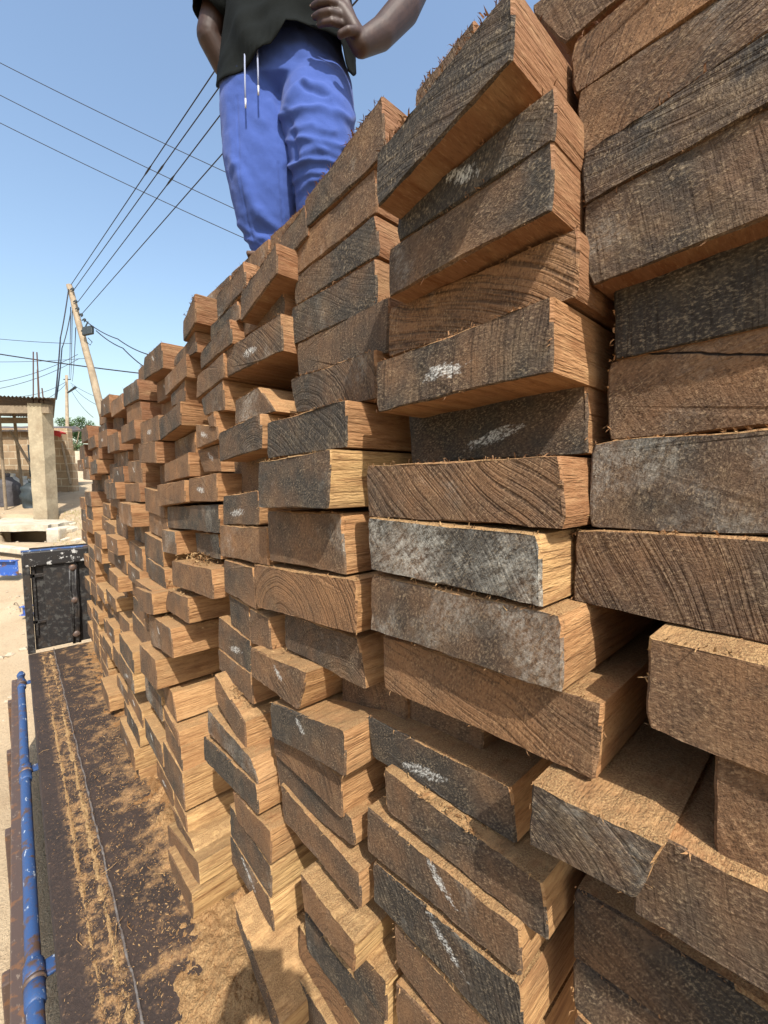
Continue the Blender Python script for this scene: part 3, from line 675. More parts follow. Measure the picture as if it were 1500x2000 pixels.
def apply_mods(o):
    dg = bpy.context.evaluated_depsgraph_get(); dg.update()
    me = bpy.data.meshes.new_from_object(o.evaluated_get(dg))
    old = o.data; o.modifiers.clear(); o.data = me; bpy.data.meshes.remove(old)
def skin_mesh(name, nodes, edges, mat, voxel=.005, smooth=6):
    """one continuous surface grown round a skeleton: nodes {key: (point, radius or (rx, ry))}"""
    mb = MB(); rad = lambda k: nodes[k][1] if isinstance(nodes[k][1], tuple) else (nodes[k][1],)*2
    for a_, b_ in edges:
        pa, pb = nodes[a_][0], nodes[b_][0]; ra_, rb_ = rad(a_), rad(b_); ax = (pb-pa).normalized()
        u_ = (RT-ax*RT.dot(ax)); u_ = u_.normalized() if u_.length > .35 else (UP-ax*UP.dot(ax)).normalized()
        w_ = ax.cross(u_); o = len(mb.v); m = 18; rings = []
        for th in (-80, -55, -28): t_ = R(th); rings.append((pa+ax*(math.sin(t_)*max(ra_)*.9), [x*math.cos(t_) for x in ra_]))
        for k in range(9):
            t_ = k/8; rings.append((pa.lerp(pb, t_), [x+(y_-x)*t_ for x, y_ in zip(ra_, rb_)]))
        for th in (28, 55, 80): t_ = R(th); rings.append((pb+ax*(math.sin(t_)*max(rb_)*.9), [x*math.cos(t_) for x in rb_]))
        for c_, rr2 in rings:
            for j in range(m):
                an = 2*math.pi*j/m; mb.v.append(c_+u_*(math.cos(an)*rr2[0])+w_*(math.sin(an)*rr2[1]))
        for k in range(len(rings)-1):
            for j in range(m): mb.f.append((o+k*m+j, o+k*m+(j+1) % m, o+(k+1)*m+(j+1) % m, o+(k+1)*m+j)); mb.i.append(0)
        mb.f.append(tuple(o+j for j in range(m))[::-1]); mb.f.append(tuple(o+(len(rings)-1)*m+j for j in range(m))); mb.i += [0, 0]
    o = mb.build(name, mat)
    rm = o.modifiers.new('re', 'REMESH'); rm.mode = 'VOXEL'; rm.voxel_size = voxel
    sm = o.modifiers.new('sm', 'SMOOTH'); sm.factor = .5; sm.iterations = smooth
    apply_mods(o); o.data.materials.clear(); o.data.materials.append(mat)
    o.data.polygons.foreach_set('use_smooth', [True]*len(o.data.polygons))
    return o
def loft(mb, rings, n=40, cap=True):
    """rings: (centre px, py, depth, half width px, half depth m)"""
    b = len(mb.v)
    for px, py, s, rx, rd in rings:
        c = at(px, py, s)
        for j in range(n):
            a = 2*math.pi*j/n; ca, sa = math.cos(a), math.sin(a)
            e = .86; ca = math.copysign(abs(ca)**e, ca); sa = math.copysign(abs(sa)**e, sa)
            mb.v.append(c+RT*(ca*rx*s/FPX)+FL*(sa*rd))
    for k in range(len(rings)-1):
        for j in range(n):
            mb.f.append((b+k*n+j, b+(k+1)*n+j, b+(k+1)*n+(j+1) % n, b+k*n+(j+1) % n)); mb.i.append(0)
    if cap:
        mb.f.append(tuple(b+j for j in range(n))[::-1][::-1]); mb.i.append(0)
        mb.f.append(tuple(b+(len(rings)-1)*n+j for j in range(n))[::-1]); mb.i.append(0)
def proj(p):
    d = p.dot(FW); return 750+FPX*p.dot(RT)/d, 1000-FPX*p.dot(UP)/d
def seg_d(x, y_, pl):
    best = 1e9
    for (ax, ay), (bx, by) in zip(pl, pl[1:]):
        vx, vy = bx-ax, by-ay; t = max(0, min(1, ((x-ax)*vx+(y_-ay)*vy)/(vx*vx+vy*vy)))
        d = math.hypot(x-ax-vx*t, y_-ay-vy*t); best = min(best, d)
    return best

# body: arms and hands, trunk, head, legs, feet as one surface
S = PS
def A(px, py, ds=0.0): return at(px, py, S+ds)
N_ = {
 'pelvis': (A(562, 120, .03), (.12, .10)), 'waist': (A(562, 20, .03), (.115, .09)), 'chest': (A(565, -105, .04), (.14, .11)), 'neckb': (A(567, -205, .05), (.075, .07)),
 'neck': (A(567, -240, .04), .052), 'jaw': (A(566, -275, .0), (.062, .075)), 'face': (A(566, -315, .0), (.072, .092)), 'brow': (A(566, -350, .015), (.072, .09)), 'crown': (A(566, -378, .03), (.045, .06)),
 'shL': (A(470, -185, .05), .062), 'elL': (A(408, 72, .10), .050), 'foL': (A(436, 128, .15), .047), 'wrL': (A(500, 120, .22), .032), 'haL': (A(530, 110, .23), (.04, .022)),
 'shR': (A(665, -185, .05), .062), 'upR': (A(780, -140, .06), .056), 'elR': (A(832, -62, .02), .052), 'foR': (A(792, 15, -.07), .056), 'fmR': (A(745, 66, -.14), .047), 'wrR': (A(704, 88, -.19), .036), 'haR': (A(684, 52, -.21), .033), 'knR': (A(668, 24, -.225), .027),
 'hpL': (A(515, 170, .03), .085), 'kneeL': (A(515, 335, -.02), .062), 'calfL': (A(520, 410, .03), .055), 'ankL': (A(526, 500, .03), .038), 'heelL': (A(526, 532, .05), .035), 'toeL': (A(512, 545, -.12), .03),
 'hpR': (A(622, 170, .03), .085), 'kneeR': (A(632, 325, -.09), .064), 'calfR': (A(630, 415, -.03), .055), 'ankR': (A(628, 500, .02), .038), 'heelR': (A(628, 532, .04), .035), 'toeR': (A(650, 545, -.12), .03),
}
E_ = [('pelvis', 'waist'), ('waist', 'chest'), ('chest', 'neckb'), ('neckb', 'neck'), ('neck', 'jaw'), ('jaw', 'face'), ('face', 'brow'), ('brow', 'crown'),
      ('neckb', 'shL'), ('shL', 'elL'), ('elL', 'foL'), ('foL', 'wrL'), ('wrL', 'haL'), ('neckb', 'shR'), ('shR', 'upR'), ('upR', 'elR'), ('elR', 'foR'), ('foR', 'fmR'), ('fmR', 'wrR'), ('wrR', 'haR'), ('haR', 'knR'),
      ('pelvis', 'hpL'), ('hpL', 'kneeL'), ('kneeL', 'calfL'), ('calfL', 'ankL'), ('ankL', 'heelL'), ('heelL', 'toeL'), ('pelvis', 'hpR'), ('hpR', 'kneeR'), ('kneeR', 'calfR'), ('calfR', 'ankR'), ('ankR', 'heelR'), ('heelR', 'toeR')]
def finger(key, pts, r0):
    prev = 'haR'
    for i, (px, py, ds) in enumerate(pts):
        k = key+str(i); N_[k] = (A(px, py, ds), r0*(1-.10*i)); E_.append((prev, k)); prev = k
finger('idx', [(673, -2, -0.225), (646, -16, -0.247), (628, -14, -0.240), (615, -5, -0.223)], .0145)
finger('mid', [(670, 14, -0.230), (643, 4, -0.255), (624, 6, -0.249), (611, 13, -0.230)], .0150)
finger('rng', [(668, 32, -0.230), (643, 24, -0.255), (626, 27, -0.249), (614, 33, -0.230)], .0145)
finger('pky', [(668, 48, -0.225), (648, 43, -0.247), (633, 45, -0.242), (623, 49, -0.225)], .0125)
finger('thb', [(697, 62, -0.225), (680, 60, -0.247), (664, 68, -0.243)], .0155)
man = skin_mesh('person', N_, E_, M['skin'], .004, 5)
tag(man, 'man in blue drawstring sweatpants and dark ragged shirt, hand on hip, on the stack', 'person')
# face
def child(o, p): o.parent = p; return o
mb = MB(); c = A(566, -318, -.085); mb.tube([c+UP*.03, c-FW*.012, c-FW*.022-UP*.02, c-UP*.032], [.008, .011, .017, .008], 10); child(mb.build('nose', M['skin'], None, True), man)
for sx in (-1, 1):
    mb = MB(); c = A(566, -330, -.078)+RT*(.031*sx); mb.tube([c-RT*.014, c-RT*.007-FW*.004, c+RT*.007-FW*.004, c+RT*.014], [.0015, .0055, .0055, .0015], 10); ey_ = child(mb.build('eye', M['eye'], None, True), man)
    mb = MB(); mb.tube([c-FW*.004, c-FW*.0098, c-FW*.0102], [.0052, .0048, .001], 10); child(mb.build('iris', M['hair'], None, True), ey_)
    mb = MB(); c = A(566, -318, .02)+RT*(.078*sx); mb.tube([c+UP*.03, c+UP*.015+RT*.01*sx, c-UP*.01+RT*.008*sx, c-UP*.03], [.008, .014, .012, .007], 10); child(mb.build('ear', M['skin'], None, True), man)
mb = MB(); c = A(566, -286, -.086); mb.tube([c-RT*.026, c-RT*.01-FW*.006, c+RT*.01-FW*.006, c+RT*.026], [.003, .009, .009, .003], 10); child(mb.build('lips', M['skin'], None, True), man)
mb = MB()
for k in range(7):
    pass
hc = A(566, -352, .03)
for i in range(9):
    th = math.pi*.52*i/8
    for j in range(24):
        ph = 2*math.pi*j/24; mb.v.append(hc+UP*(.095*math.cos(th))+RT*(.082*math.sin(th)*math.cos(ph))+FL*(.103*math.sin(th)*math.sin(ph)))
for i in range(8):
    for j in range(24): mb.f.append((i*24+j, (i+1)*24+j, (i+1)*24+(j+1) % 24, i*24+(j+1) % 24)); mb.i.append(0)
child(mb.build('hair', M['hair'], None, True), man)
for key in ('idx', 'mid', 'rng', 'pky'):
    a, b = N_[key+'3'][0], N_[key+'2'][0]; d = (a-b).normalized(); rr_ = N_[key+'3'][1]; out = (-FW*1.0+UP*.25).normalized(); w_ = d.cross(out).normalized(); out = w_.cross(d).normalized()*1
    if out.dot(FW) > 0: out = -out
    mb = MB(); c = a+d*rr_*.15+out*rr_*.80
    g = []
    for i in range(5):
        for j in range(4):
            u_, v_ = (i/4-.5)*2, (j/3-.5)*2
            g.append(c+d*(u_*.0068)+w_*(v_*.0052*(1-.15*u_*u_))-out*(.0026*v_*v_+.0012*max(0, u_)**2))
    mb.add(g, [(i*4+j, i*4+j+1, i*4+j+5, i*4+j+4) for i in range(4) for j in range(3)])
    child(mb.build('fingernail', M['nail'], None, True), man)
# sandals under the cuffs
for k in 'LR':
    h_, t_ = N_['heel'+k][0], N_['toe'+k][0]; mb = MB()
    ax = (t_-h_); ax.z = 0; ax.normalize(); sd = ax.cross(Vector((0, 0, 1)))
    cpt = (h_+t_)/2; cpt.z = .809; mb.box(cpt, (.27, .095, .016), (ax, sd, Vector((0, 0, 1))), bev=.006)
    child(mb.build('sandal', M['shoe'], None), man)

# trousers
mb = MB()
loft(mb, [(560, 48, S+.03, 92, .12), (560, 80, S+.02, 100, .13), (560, 120, S+.015, 112, .14), (561, 165, S+.01, 124, .155), (560, 205, S, 124, .15), (556, 232, S+.02, 95, .10)], 56)
loft(mb, [(506, 175, S+.01, 70, .13), (497, 210, S-.005, 62, .135), (503, 262, S-.01, 66, .125), (512, 330, S-.02, 70, .115), (518, 395, S-.01, 64, .105), (521, 440, S, 53, .095), (526, 470, S+.01, 44, .075), (527, 486, S+.012, 40, .066), (527, 494, S+.015, 37, .06), (527, 515, S+.02, 37, .058), (528, 534, S+.02, 40, .07)], 48)
loft(mb, [(618, 170, S+.01, 70, .13), (622, 200, S-.02, 69, .145), (623, 250, S-.05, 69, .145), (629, 300, S-.07, 62, .135), (630, 345, S-.07, 57, .12), (630, 385, S-.05, 50, .105), (628, 425, S-.03, 46, .09), (628, 470, S, 42, .075), (628, 488, S+.01, 38, .06), (628, 512, S+.02, 37, .058)], 48)
tro = mb.build('trousers', M['trouser'], None, True)
rm = tro.modifiers.new('re', 'REMESH'); rm.mode = 'VOXEL'; rm.voxel_size = .0058
sm = tro.modifiers.new('sm', 'SMOOTH'); sm.factor = .5; sm.iterations = 10
apply_mods(tro)
RID = [  # creases that show: polyline in the picture, width px, height m
 ([(556, 228), (570, 192), (584, 168), (597, 160)], 8, .016), ([(597, 162), (632, 172), (664, 196), (686, 224)], 9, .008), ([(553, 228), (588, 212), (625, 208), (658, 222), (688, 236)], 8, .014),
 ([(556, 278), (596, 270), (636, 276), (668, 292)], 7, .012), ([(572, 250), (610, 244), (650, 256)], 7, .008), ([(590, 306), (618, 286), (648, 296), (668, 318)], 7, .011), ([(572, 324), (606, 312), (640, 314), (660, 322)], 6, .012),
 ([(578, 352), (610, 338), (650, 342)], 6, .010), ([(584, 374), (604, 356), (640, 350)], 6, .010), ([(640, 190), (672, 232), (678, 270), (664, 300)], 8, .005),
 ([(462, 322), (476, 370), (508, 420), (548, 452)], 10, .013), ([(450, 300), (474, 330), (500, 392), (512, 420)], 9, .008), ([(470, 438), (505, 462), (545, 468)], 7, .010), ([(478, 462), (510, 476), (560, 470)], 6, .009),
 ([(530, 200), (548, 260), (556, 320)], 9, .007), ([(470, 130), (500, 180), (512, 240)], 14, .006), ([(560, 92), (610, 110), (650, 150)], 12, .006), ([(590, 66), (600, 110), (596, 150)], 14, .005), ([(444, 190), (448, 260), (456, 330)], 9, .005)]
VAL = [([(544, 320), (551, 400), (555, 470)], 1.8, .006), ([(462, 190), (466, 300), (484, 430), (500, 478)], 1.6, .0035), ([(562, 222), (572, 260), (578, 310)], 7, .012), ([(489, 490), (530, 486), (566, 484)], 3.2, .007), ([(590, 171), (610, 178), (640, 190)], 5, .008)]
me = tro.data; nrm = [v.normal.copy() for v in me.vertices]
for v, nn in zip(me.vertices, nrm):
    p = v.co; x, y_ = proj(p)
    d = noise.noise(Vector((p.x*9, p.y*9, p.z*7)))*.006+noise.noise(Vector((p.x*22+p.z*14, p.y*22, p.z*16)))*.0034+noise.noise(Vector((p.x*50, p.y*50, p.z*40)))*.0012
    if nn.dot(FW) < .25:
        for pl, w, h in RID: d += h*.95*(.55+.8*abs(noise.noise(Vector((x*.02, y_*.02, pl[0][0])))*1.6))*math.exp(-(seg_d(x+5*noise.noise(p*11), y_+5*noise.noise(p*11+Vector((9, 0, 0))), pl)/w)**2)
        for pl, w, h in VAL: d -= h*math.exp(-(seg_d(x, y_, pl)/w)**2)
    v.co = p+nn*d
me.materials.clear(); me.materials.append(M['trouser']); me.polygons.foreach_set('use_smooth', [True]*len(me.polygons)); child(tro, man)
# drawstrings, each hanging clear of the cloth
for pts in ([(478, 98, -.15), (478, 125, -.168), (478.5, 160, -.178), (479.5, 194, -.176)], [(502, 80, -.165), (503, 108, -.178), (504, 140, -.184), (504.5, 169, -.182)]):
    P_ = [A(*q) for q in pts]
    mb = MB(); mb.tube(P_, .0030, 8); dr = child(mb.build('drawstring', M['cord'], None, True), tro)
    mb = MB(); e = A(pts[-1][0]+.4, pts[-1][1]+17, pts[-1][2]+.004); mb.tube([P_[-1]+UP*.003, e], .0033, 8); child(mb.build('aglet', M['aglet'], None, True), tro)
# shirt: trunk with a hem that rides up in the middle, sleeves
def hem(x):
    P = [(425, 166), (436, 161), (480, 118), (537, 74), (567, 40), (584, 37), (613, 44), (650, 64), (668, 74), (680, 132), (690, 146)]
    for (a, ya), (b, yb) in zip(P, P[1:]):
        if x <= b: return ya+(yb-ya)*max(0, (x-a)/(b-a))
    return 146
mb = MB(); n = 72; rows = 40
for k in range(rows+1):
    t = k/rows
    for j in range(n):
        a = 2*math.pi*j/n; ca, sa = math.cos(a), math.sin(a); ca = math.copysign(abs(ca)**.82, ca); sa = math.copysign(abs(sa)**.82, sa)
        prof = [(0, 560, 138, .208), (.25, 562, 129, .195), (.45, 566, 121, .17), (.75, 567, 118, .14), (.9, 567, 95, .12), (1, 567, 40, .075)]
        for u_, w_ in zip(prof, prof[1:]):
            if t <= w_[0]:
                q = (t-u_[0])/(w_[0]-u_[0]); cx_, rx_, rd_ = [u_[i]+(w_[i]-u_[i])*q for i in (1, 2, 3)]; break
        x = cx_+ca*rx_
        hy = hem(x)+3.5*noise.noise(Vector((x*.12, sa*4, 2)))+(6*math.sin(x*.05) if sa > 0 else 0)
        y_ = hy+(-212-hy)*t
        p = at(x, y_, S+.02+sa*rd_-(.012 if sa < 0 else 0))
        fold = noise.noise(Vector((p.x*6+p.z*5, p.y*6, p.z*9)))*.016+noise.noise(Vector((p.x*15+p.z*10, p.y*15, p.z*22)))*.007
        diag = .012*math.sin((x*.06-y_*.035)+2*noise.noise(Vector((x*.01, y_*.01, 0))))*(1 if sa < 0 else .3)*(1-t*.5)
        p += (RT*ca*.4+FL*sa)*(fold+diag)
        mb.v.append(p)
for k in range(rows):
    for j in range(n): mb.f.append((k*n+j, k*n+(j+1) % n, (k+1)*n+(j+1) % n, (k+1)*n+j)); mb.i.append(0)
def sleeve(p0, p1, r0, r1, end):
    b = len(mb.v); m = 28; K = 12
    ax = (p1-p0).normalized(); u_ = ax.cross(FL).normalized(); w_ = ax.cross(u_)
    for k in range(K+1):
        t = k/K; c_ = p0.lerp(p1, t); r_ = r0+(r1-r0)*t
        for j in range(m):
            a = 2*math.pi*j/m; d = u_*math.cos(a)+w_*math.sin(a); pt = c_+d*r_
            mb.v.append(pt+d*(noise.noise(pt*14)*.012+noise.noise(pt*34)*.005)+ax*(noise.noise(Vector((a*2, end, k)))*.006 if k == K else 0))
    for k in range(K):
        for j in range(m): mb.f.append((b+k*m+j, b+k*m+(j+1) % m, b+(k+1)*m+(j+1) % m, b+(k+1)*m+j)); mb.i.append(0)
sleeve(A(478, -190, .05), A(411, 34, .09), .085, .074, 1.0)
sleeve(A(655, -190, .05), A(790, -135, .06), .085, .082, 2.0)
sh = mb.build('shirt', M['shirt'], None, True); so = sh.modifiers.new('so', 'SOLIDIFY'); so.thickness = .003; child(sh, man)
mb = MB()                               # darker under-layer at the waistband
for k in range(7):
    t = k/6
    for j in range(56):
        a = 2*math.pi*j/56; ca, sa = math.cos(a), math.sin(a); x = 562+ca*(106-8*t); mb.v.append(at(x, 108-72*t-14*ca-(30 if 0 else 0), S+.02)+FL*(sa*(.148+.003*math.sin(9*a))))
for k in range(6):
    for j in range(56): mb.f.append((k*56+j, k*56+(j+1) % 56, (k+1)*56+(j+1) % 56, (k+1)*56+j)); mb.i.append(0)
child(mb.build('undershirt', M['shirt'], None, True), man)

# ---------------------------------------------------------------- the photographer, whose arms shade the foot of the stack
def B(x, y_, z_): return Vector((x, y_, z_))
bx, by = -.36, -.42
NP = {
 'pelvis': (B(bx, by, -1.16), (.15, .12)), 'waist': (B(bx, by, -1.0), (.13, .11)), 'chest': (B(bx+.01, by+.01, -.82), (.16, .12)), 'neckb': (B(bx+.02, by+.02, -.66), (.08, .08)), 'neck': (B(bx+.03, by+.03, -.60), .055),
 'jaw': (B(bx+.06, by+.06, -.55), (.065, .075)), 'face': (B(bx+.06, by+.06, -.48), (.075, .095)), 'crown': (B(bx+.04, by+.04, -.40), (.06, .075)),
 'shL': (B(bx-.14, by+.15, -.69), .065), 'elL': (B(bx-.08, by+.30, -.42), .05), 'wrL': (-FW*.07-RT*.07-UP*.15, .034), 'haL': (-FW*.045-RT*.04-UP*.045, (.04, .025)),
 'shR': (B(bx+.17, by-.12, -.69), .065), 'elR': (B(bx+.27, by+.06, -.42), .05), 'wrR': (-FW*.07+RT*.11-UP*.15, .034), 'haR': (-FW*.045+RT*.085-UP*.045, (.04, .025)),
 'hpL': (B(bx-.08, by+.09, -1.26), .09), 'knL': (B(bx-.08, by+.11, -1.66), .065), 'anL': (B(bx-.09, by+.09, -2.07), .045), 'toL': (B(bx-.0, by+.24, -2.115), .035),
 'hpR': (B(bx+.09, by-.08, -1.26), .09), 'knR': (B(bx+.10, by-.07, -1.66), .065), 'anR': (B(bx+.09, by-.09, -2.07), .045), 'toR': (B(bx+.2, by+.05, -2.115), .035)}
EP = [('pelvis', 'waist'), ('waist', 'chest'), ('chest', 'neckb'), ('neckb', 'neck'), ('neck', 'jaw'), ('jaw', 'face'), ('face', 'crown'), ('neckb', 'shL'), ('shL', 'elL'), ('elL', 'wrL'), ('wrL', 'haL'), ('neckb', 'shR'), ('shR', 'elR'), ('elR', 'wrR'), ('wrR', 'haR'),
      ('pelvis', 'hpL'), ('hpL', 'knL'), ('knL', 'anL'), ('anL', 'toL'), ('pelvis', 'hpR'), ('hpR', 'knR'), ('knR', 'anR'), ('anR', 'toR')]
for key, hand, base, dr_ in (('L', 'haL', -FW*.045-RT*.04-UP*.045, 1), ('R', 'haR', -FW*.045+RT*.085-UP*.045, -1)):
    for i in range(4):
        p0 = base+RT*(.004*dr_)+UP*(.05-.018*i)+FW*(-.005); NP['f%s%da' % (key, i)] = (p0, .0115); NP['f%s%db' % (key, i)] = (p0+RT*(.032*dr_)-FW*.012, .0095); NP['f%s%dc' % (key, i)] = (p0+RT*(.052*dr_)-FW*.004, .0085)
        EP += [(hand, 'f%s%da' % (key, i)), ('f%s%da' % (key, i), 'f%s%db' % (key, i)), ('f%s%db' % (key, i), 'f%s%dc' % (key, i))]
    NP['t'+key] = (base-FW*.05+UP*.02, .013); NP['t2'+key] = (base-FW*.055+UP*.045+RT*(.025*dr_), .011); EP += [(hand, 't'+key), ('t'+key, 't2'+key)]
ph_ = skin_mesh('person', NP, EP, M['skin'], .006, 4)
tag(ph_, 'photographer with raised arms whose shadow falls on the sawdust at the stack foot', 'person')
mb = MB(); mb.box(-FW*.03+RT*.018-UP*.042, (.08, .165, .008), (RT, UP, FW), bev=.003)
tag(mb.build('mobile_phone', M['black_paint']), 'mobile phone held up by the photographer', 'phone')
mb = MB()
for (z_, rx, ry) in ((-1.30, .19, .17), (-1.1, .18, .155), (-.9, .19, .16), (-.74, .20, .15), (-.66, .11, .10)):
    for j in range(28):
        a = 2*math.pi*j/28; p = Vector((bx+.01, by+.01, z_))+RT*(math.cos(a)*rx)*1+FL*(math.sin(a)*ry); mb.v.append(p+noise.noise(p*9)*.015*FL)
for k in range(4):
    for j in range(28): mb.f.append((k*28+j, k*28+(j+1) % 28, (k+1)*28+(j+1) % 28, (k+1)*28+j)); mb.i.append(0)
child(mb.build('shirt', M['shirt'], None, True), ph_)
for k in 'LR':
    mb = MB(); mb.tube([NP['hp'+k][0]+UP*.08, NP['kn'+k][0], NP['an'+k][0]+UP*.03], [.125, .095, .08], 20); child(mb.build('trouser_leg', M['trouser'], None, True), ph_)
# ---------------------------------------------------------------- ground
def gz(s):
    P = [(-400, -2.15), (3.0, -2.15), (4.5, -1.80), (6, -1.44), (9, -.80), (12, -.47), (16, -.20), (22, -.12), (600, -.12)]
    for (a, za), (b, zb) in zip(P, P[1:]):
        if s <= b:
            t = (s-a)/(b-a); return za+(zb-za)*t
    return -.12
def ground_z(x, y_):
    s = x*math.sin(YAW)+y_*math.cos(YAW)
    near = 1 if s < 30 else 0
    l = x*math.cos(YAW)-y_*math.sin(YAW)
    u = l/max(s, .1)
    dip = .42*max(0, min(1, (s-7.45)/.15, (9.2-s)/.2))*max(0, min(1, (u+.93)/.02, (-.772-u)/.02)) if 7 < s < 9.5 else 0
    return gz(s)-dip+near*(noise.noise(Vector((x*.5, y_*.5, 0)))*.05+noise.noise(Vector((x*1.7, y_*1.7, 3)))*.02)
def sand():
    t = NT('sandy_ground', .95, .1); p = t.coord(); a = t.noise(p, .8, 5, .6); b = t.noise(p, 6, 5, .65); c_ = t.noise(p, 70, 4, .7)
    c = t.mix(t.ramp(a, .35, .7), (.43, .34, .225), (.33, .24, .15))
    c = t.mix(t.math('MULTIPLY', t.ramp(b, .5, .75), .5), c, (.26, .175, .105))
    c = t.mix(t.math('MULTIPLY', t.ramp(c_, .5, .75), .5), c, (.47, .37, .25))
    c = t.mix(t.math('MULTIPLY', t.ramp(c_, .42, .28), .55), c, (.14, .10, .065))
    return t.out(c, t.bump(t.math('ADD', b, c_), .6, .03))
M['sand'] = sand()
ss = sorted(set([-300, -60, -20, -8]+[-4+k*.35 for k in range(80)]+[7+k*.08 for k in range(32)]+[26, 32, 45, 70, 120, 220, 400])); ll = sorted(set([-400, -120, -50, -25]+[-14+k*.4 for k in range(71)]+[-9+k*.08 for k in range(44)]+[17, 22, 35, 60, 150, 400]))
V = []; Fc = []
SD = Vector((math.cos(YAW), -math.sin(YAW), 0))
for s in ss:
    for l in ll:
        p = FL*s+SD*l; p.z = ground_z(p.x, p.y); V.append(p)
w = len(ll)
for a in range(len(ss)-1):
    for b in range(w-1): Fc.append((a*w+b, a*w+b+1, (a+1)*w+b+1, (a+1)*w+b))
tag(obj('ground', V, Fc, M['sand'], smooth=True), kind='structure')
def g_at(px, s):
    """point on the ground in the direction of that picture column, s metres out"""
    d = FW+RT*((px-750)/FPX); p = d*s; p.z = ground_z(p.x, p.y); return p
SB = (SD, FL, Vector((0, 0, 1)))           # axes square to the view
# scattered stones, litter, dry tufts
rg = random.Random(3); mb = MB()
for k in range(420):
    px = rg.uniform(-150, 170); s = rg.uniform(3.2, 13); p = g_at(px, s); r_ = rg.choice((.012, .02, .03, .045))*rg.uniform(.6, 1.2)
    q = []
    for i in range(4):
        for j in range(6):
            th, ph = math.pi*(i+.5)/4, 2*math.pi*j/6; q.append(p+Vector((math.sin(th)*math.cos(ph), math.sin(th)*math.sin(ph), math.cos(th)*.6))*r_*rg.uniform(.7, 1.2))
    mb.add(q, [(i*6+j, i*6+(j+1) % 6, (i+1)*6+(j+1) % 6, (i+1)*6+j) for i in range(3) for j in range(6)]+[(5, 4, 3, 2, 1, 0), (18, 19, 20, 21, 22, 23)])
M['stone'] = simple('pale_stones', (.40, .33, .24), .9, .1, .5, 5)
tag(mb.build('gravel', M['stone']), 'loose stones and grit scattered over the sandy yard', 'gravel', kind='stuff')
mb = MB()
for k in range(900):
    px = rg.uniform(95, 172); s = rg.uniform(6.6, 9.6); p = g_at(px, s)+Vector((rg.gauss(0, .05), rg.gauss(0, .05), 0))
    a = rg.uniform(0, 6.3); h = rg.uniform(.02, .07); d = Vector((math.cos(a), math.sin(a), 0)); mb.add([p-d*.004, p+d*.004, p+Vector((rg.uniform(-.03, .03), rg.uniform(-.03, .03), h))], [(0, 1, 2)])
M['drygrass'] = simple('dry_grass', (.30, .27, .11), .9, .1, .5, 3)
tag(mb.build('grass', M['drygrass']), 'thin dry grass around the broken slab', 'grass', kind='stuff')

# ---------------------------------------------------------------- yard things
M['concrete'] = simple('stained_concrete', (.34, .285, .195), .9, .15, .55, 3, .5, .01, (.22, .17, .11), .45, .7, 2)
M['cement'] = simple('pale_cement', (.52, .46, .36), .9, .15, .5, 4, .5, .01, (.33, .27, .19), .45, .68)
M['tin'] = simple('rusted_roof_sheet', (.075, .068, .066), .6, .4, .6, 5, .3, .005, (.12, .08, .055))
M['oldwood'] = simple('grey_weathered_wood', (.23, .18, .125), .9, .15, .6, 6, .4, .005)
M['rebar'] = simple('rusty_rebar', (.075, .04, .03), .7, .3, .3, 30)
M['blue'] = chipped('blue_steel_paint', (.025, .09, .34), sc=20)
M['sack'] = simple('dark_woven_sack', (.085, .08, .085), .85, .2, .5, 25, .4, .006)
M['whitesack'] = simple('pale_sacks', (.55, .53, .48), .85, .2, .4, 9)
M['red'] = simple('red_plastic', (.42, .035, .03), .6, .3)
M['pole'] = simple('weathered_pole_wood', (.36, .29, .205), .9, .15, .6, 4, .5, .01, (.20, .155, .11), .45, .7, 3)
M['wire'] = simple('power_cable', (.022, .022, .026), .6, .3, .2, 5)
M['lamp'] = simple('lamp_housing', (.03, .04, .045), .5, .4)
def blocks():
    t = NT('sandcrete_blocks', .95, .1); br = t.n('TexBrick'); p = t.coord('Generated'); 
    p = t.n('TexCoord').outputs['UV']
    t.set(br.inputs['Vector'], p); br.inputs['Scale'].default_value = 1; br.inputs['Brick Width'].default_value = .46; br.inputs['Row Height'].default_value = .235; br.inputs['Mortar Size'].default_value = .014
    br.inputs['Color1'].default_value = (.36, .26, .165, 1); br.inputs['Color2'].default_value = (.29, .205, .125, 1); br.inputs['Mortar'].default_value = (.47, .40, .29, 1)
    a = t.noise(t.coord(), 2.5, 5, .65); c = t.mix(t.math('MULTIPLY', t.ramp(a, .42, .7), .6), br.outputs[0], (.20, .145, .095))
    return t.out(c, t.bump(t.math('SUBTRACT', t.noise(t.coord(), 40, 3, .6), br.outputs['Fac']), .5, .02))
M['block'] = blocks()
def uv_box(name, c, d, ax, mat, parent=None):
    mb = MB(); mb.box(c, d, ax); o = mb.build(name, mat, parent); uv = o.data.uv_layers.new(name='UVMap')
    for pl in o.data.polygons:
        nn = pl.normal; horiz = ax[1] if abs(nn.dot(ax[0])) > .7 else ax[0]
        for li in pl.loop_indices:
            p = o.data.vertices[o.data.loops[li].vertex_index].co; uv.data[li].uv = (p.dot(horiz), p.dot(ax[2]) if abs(nn.z) < .7 else p.dot(ax[1]))
    return o
def kid(mb, name, mat, par, smooth=False):
    o = mb.build(name, mat, None, smooth); o.parent = par; o.matrix_parent_inverse = Matrix.Translation(-par.location); return o

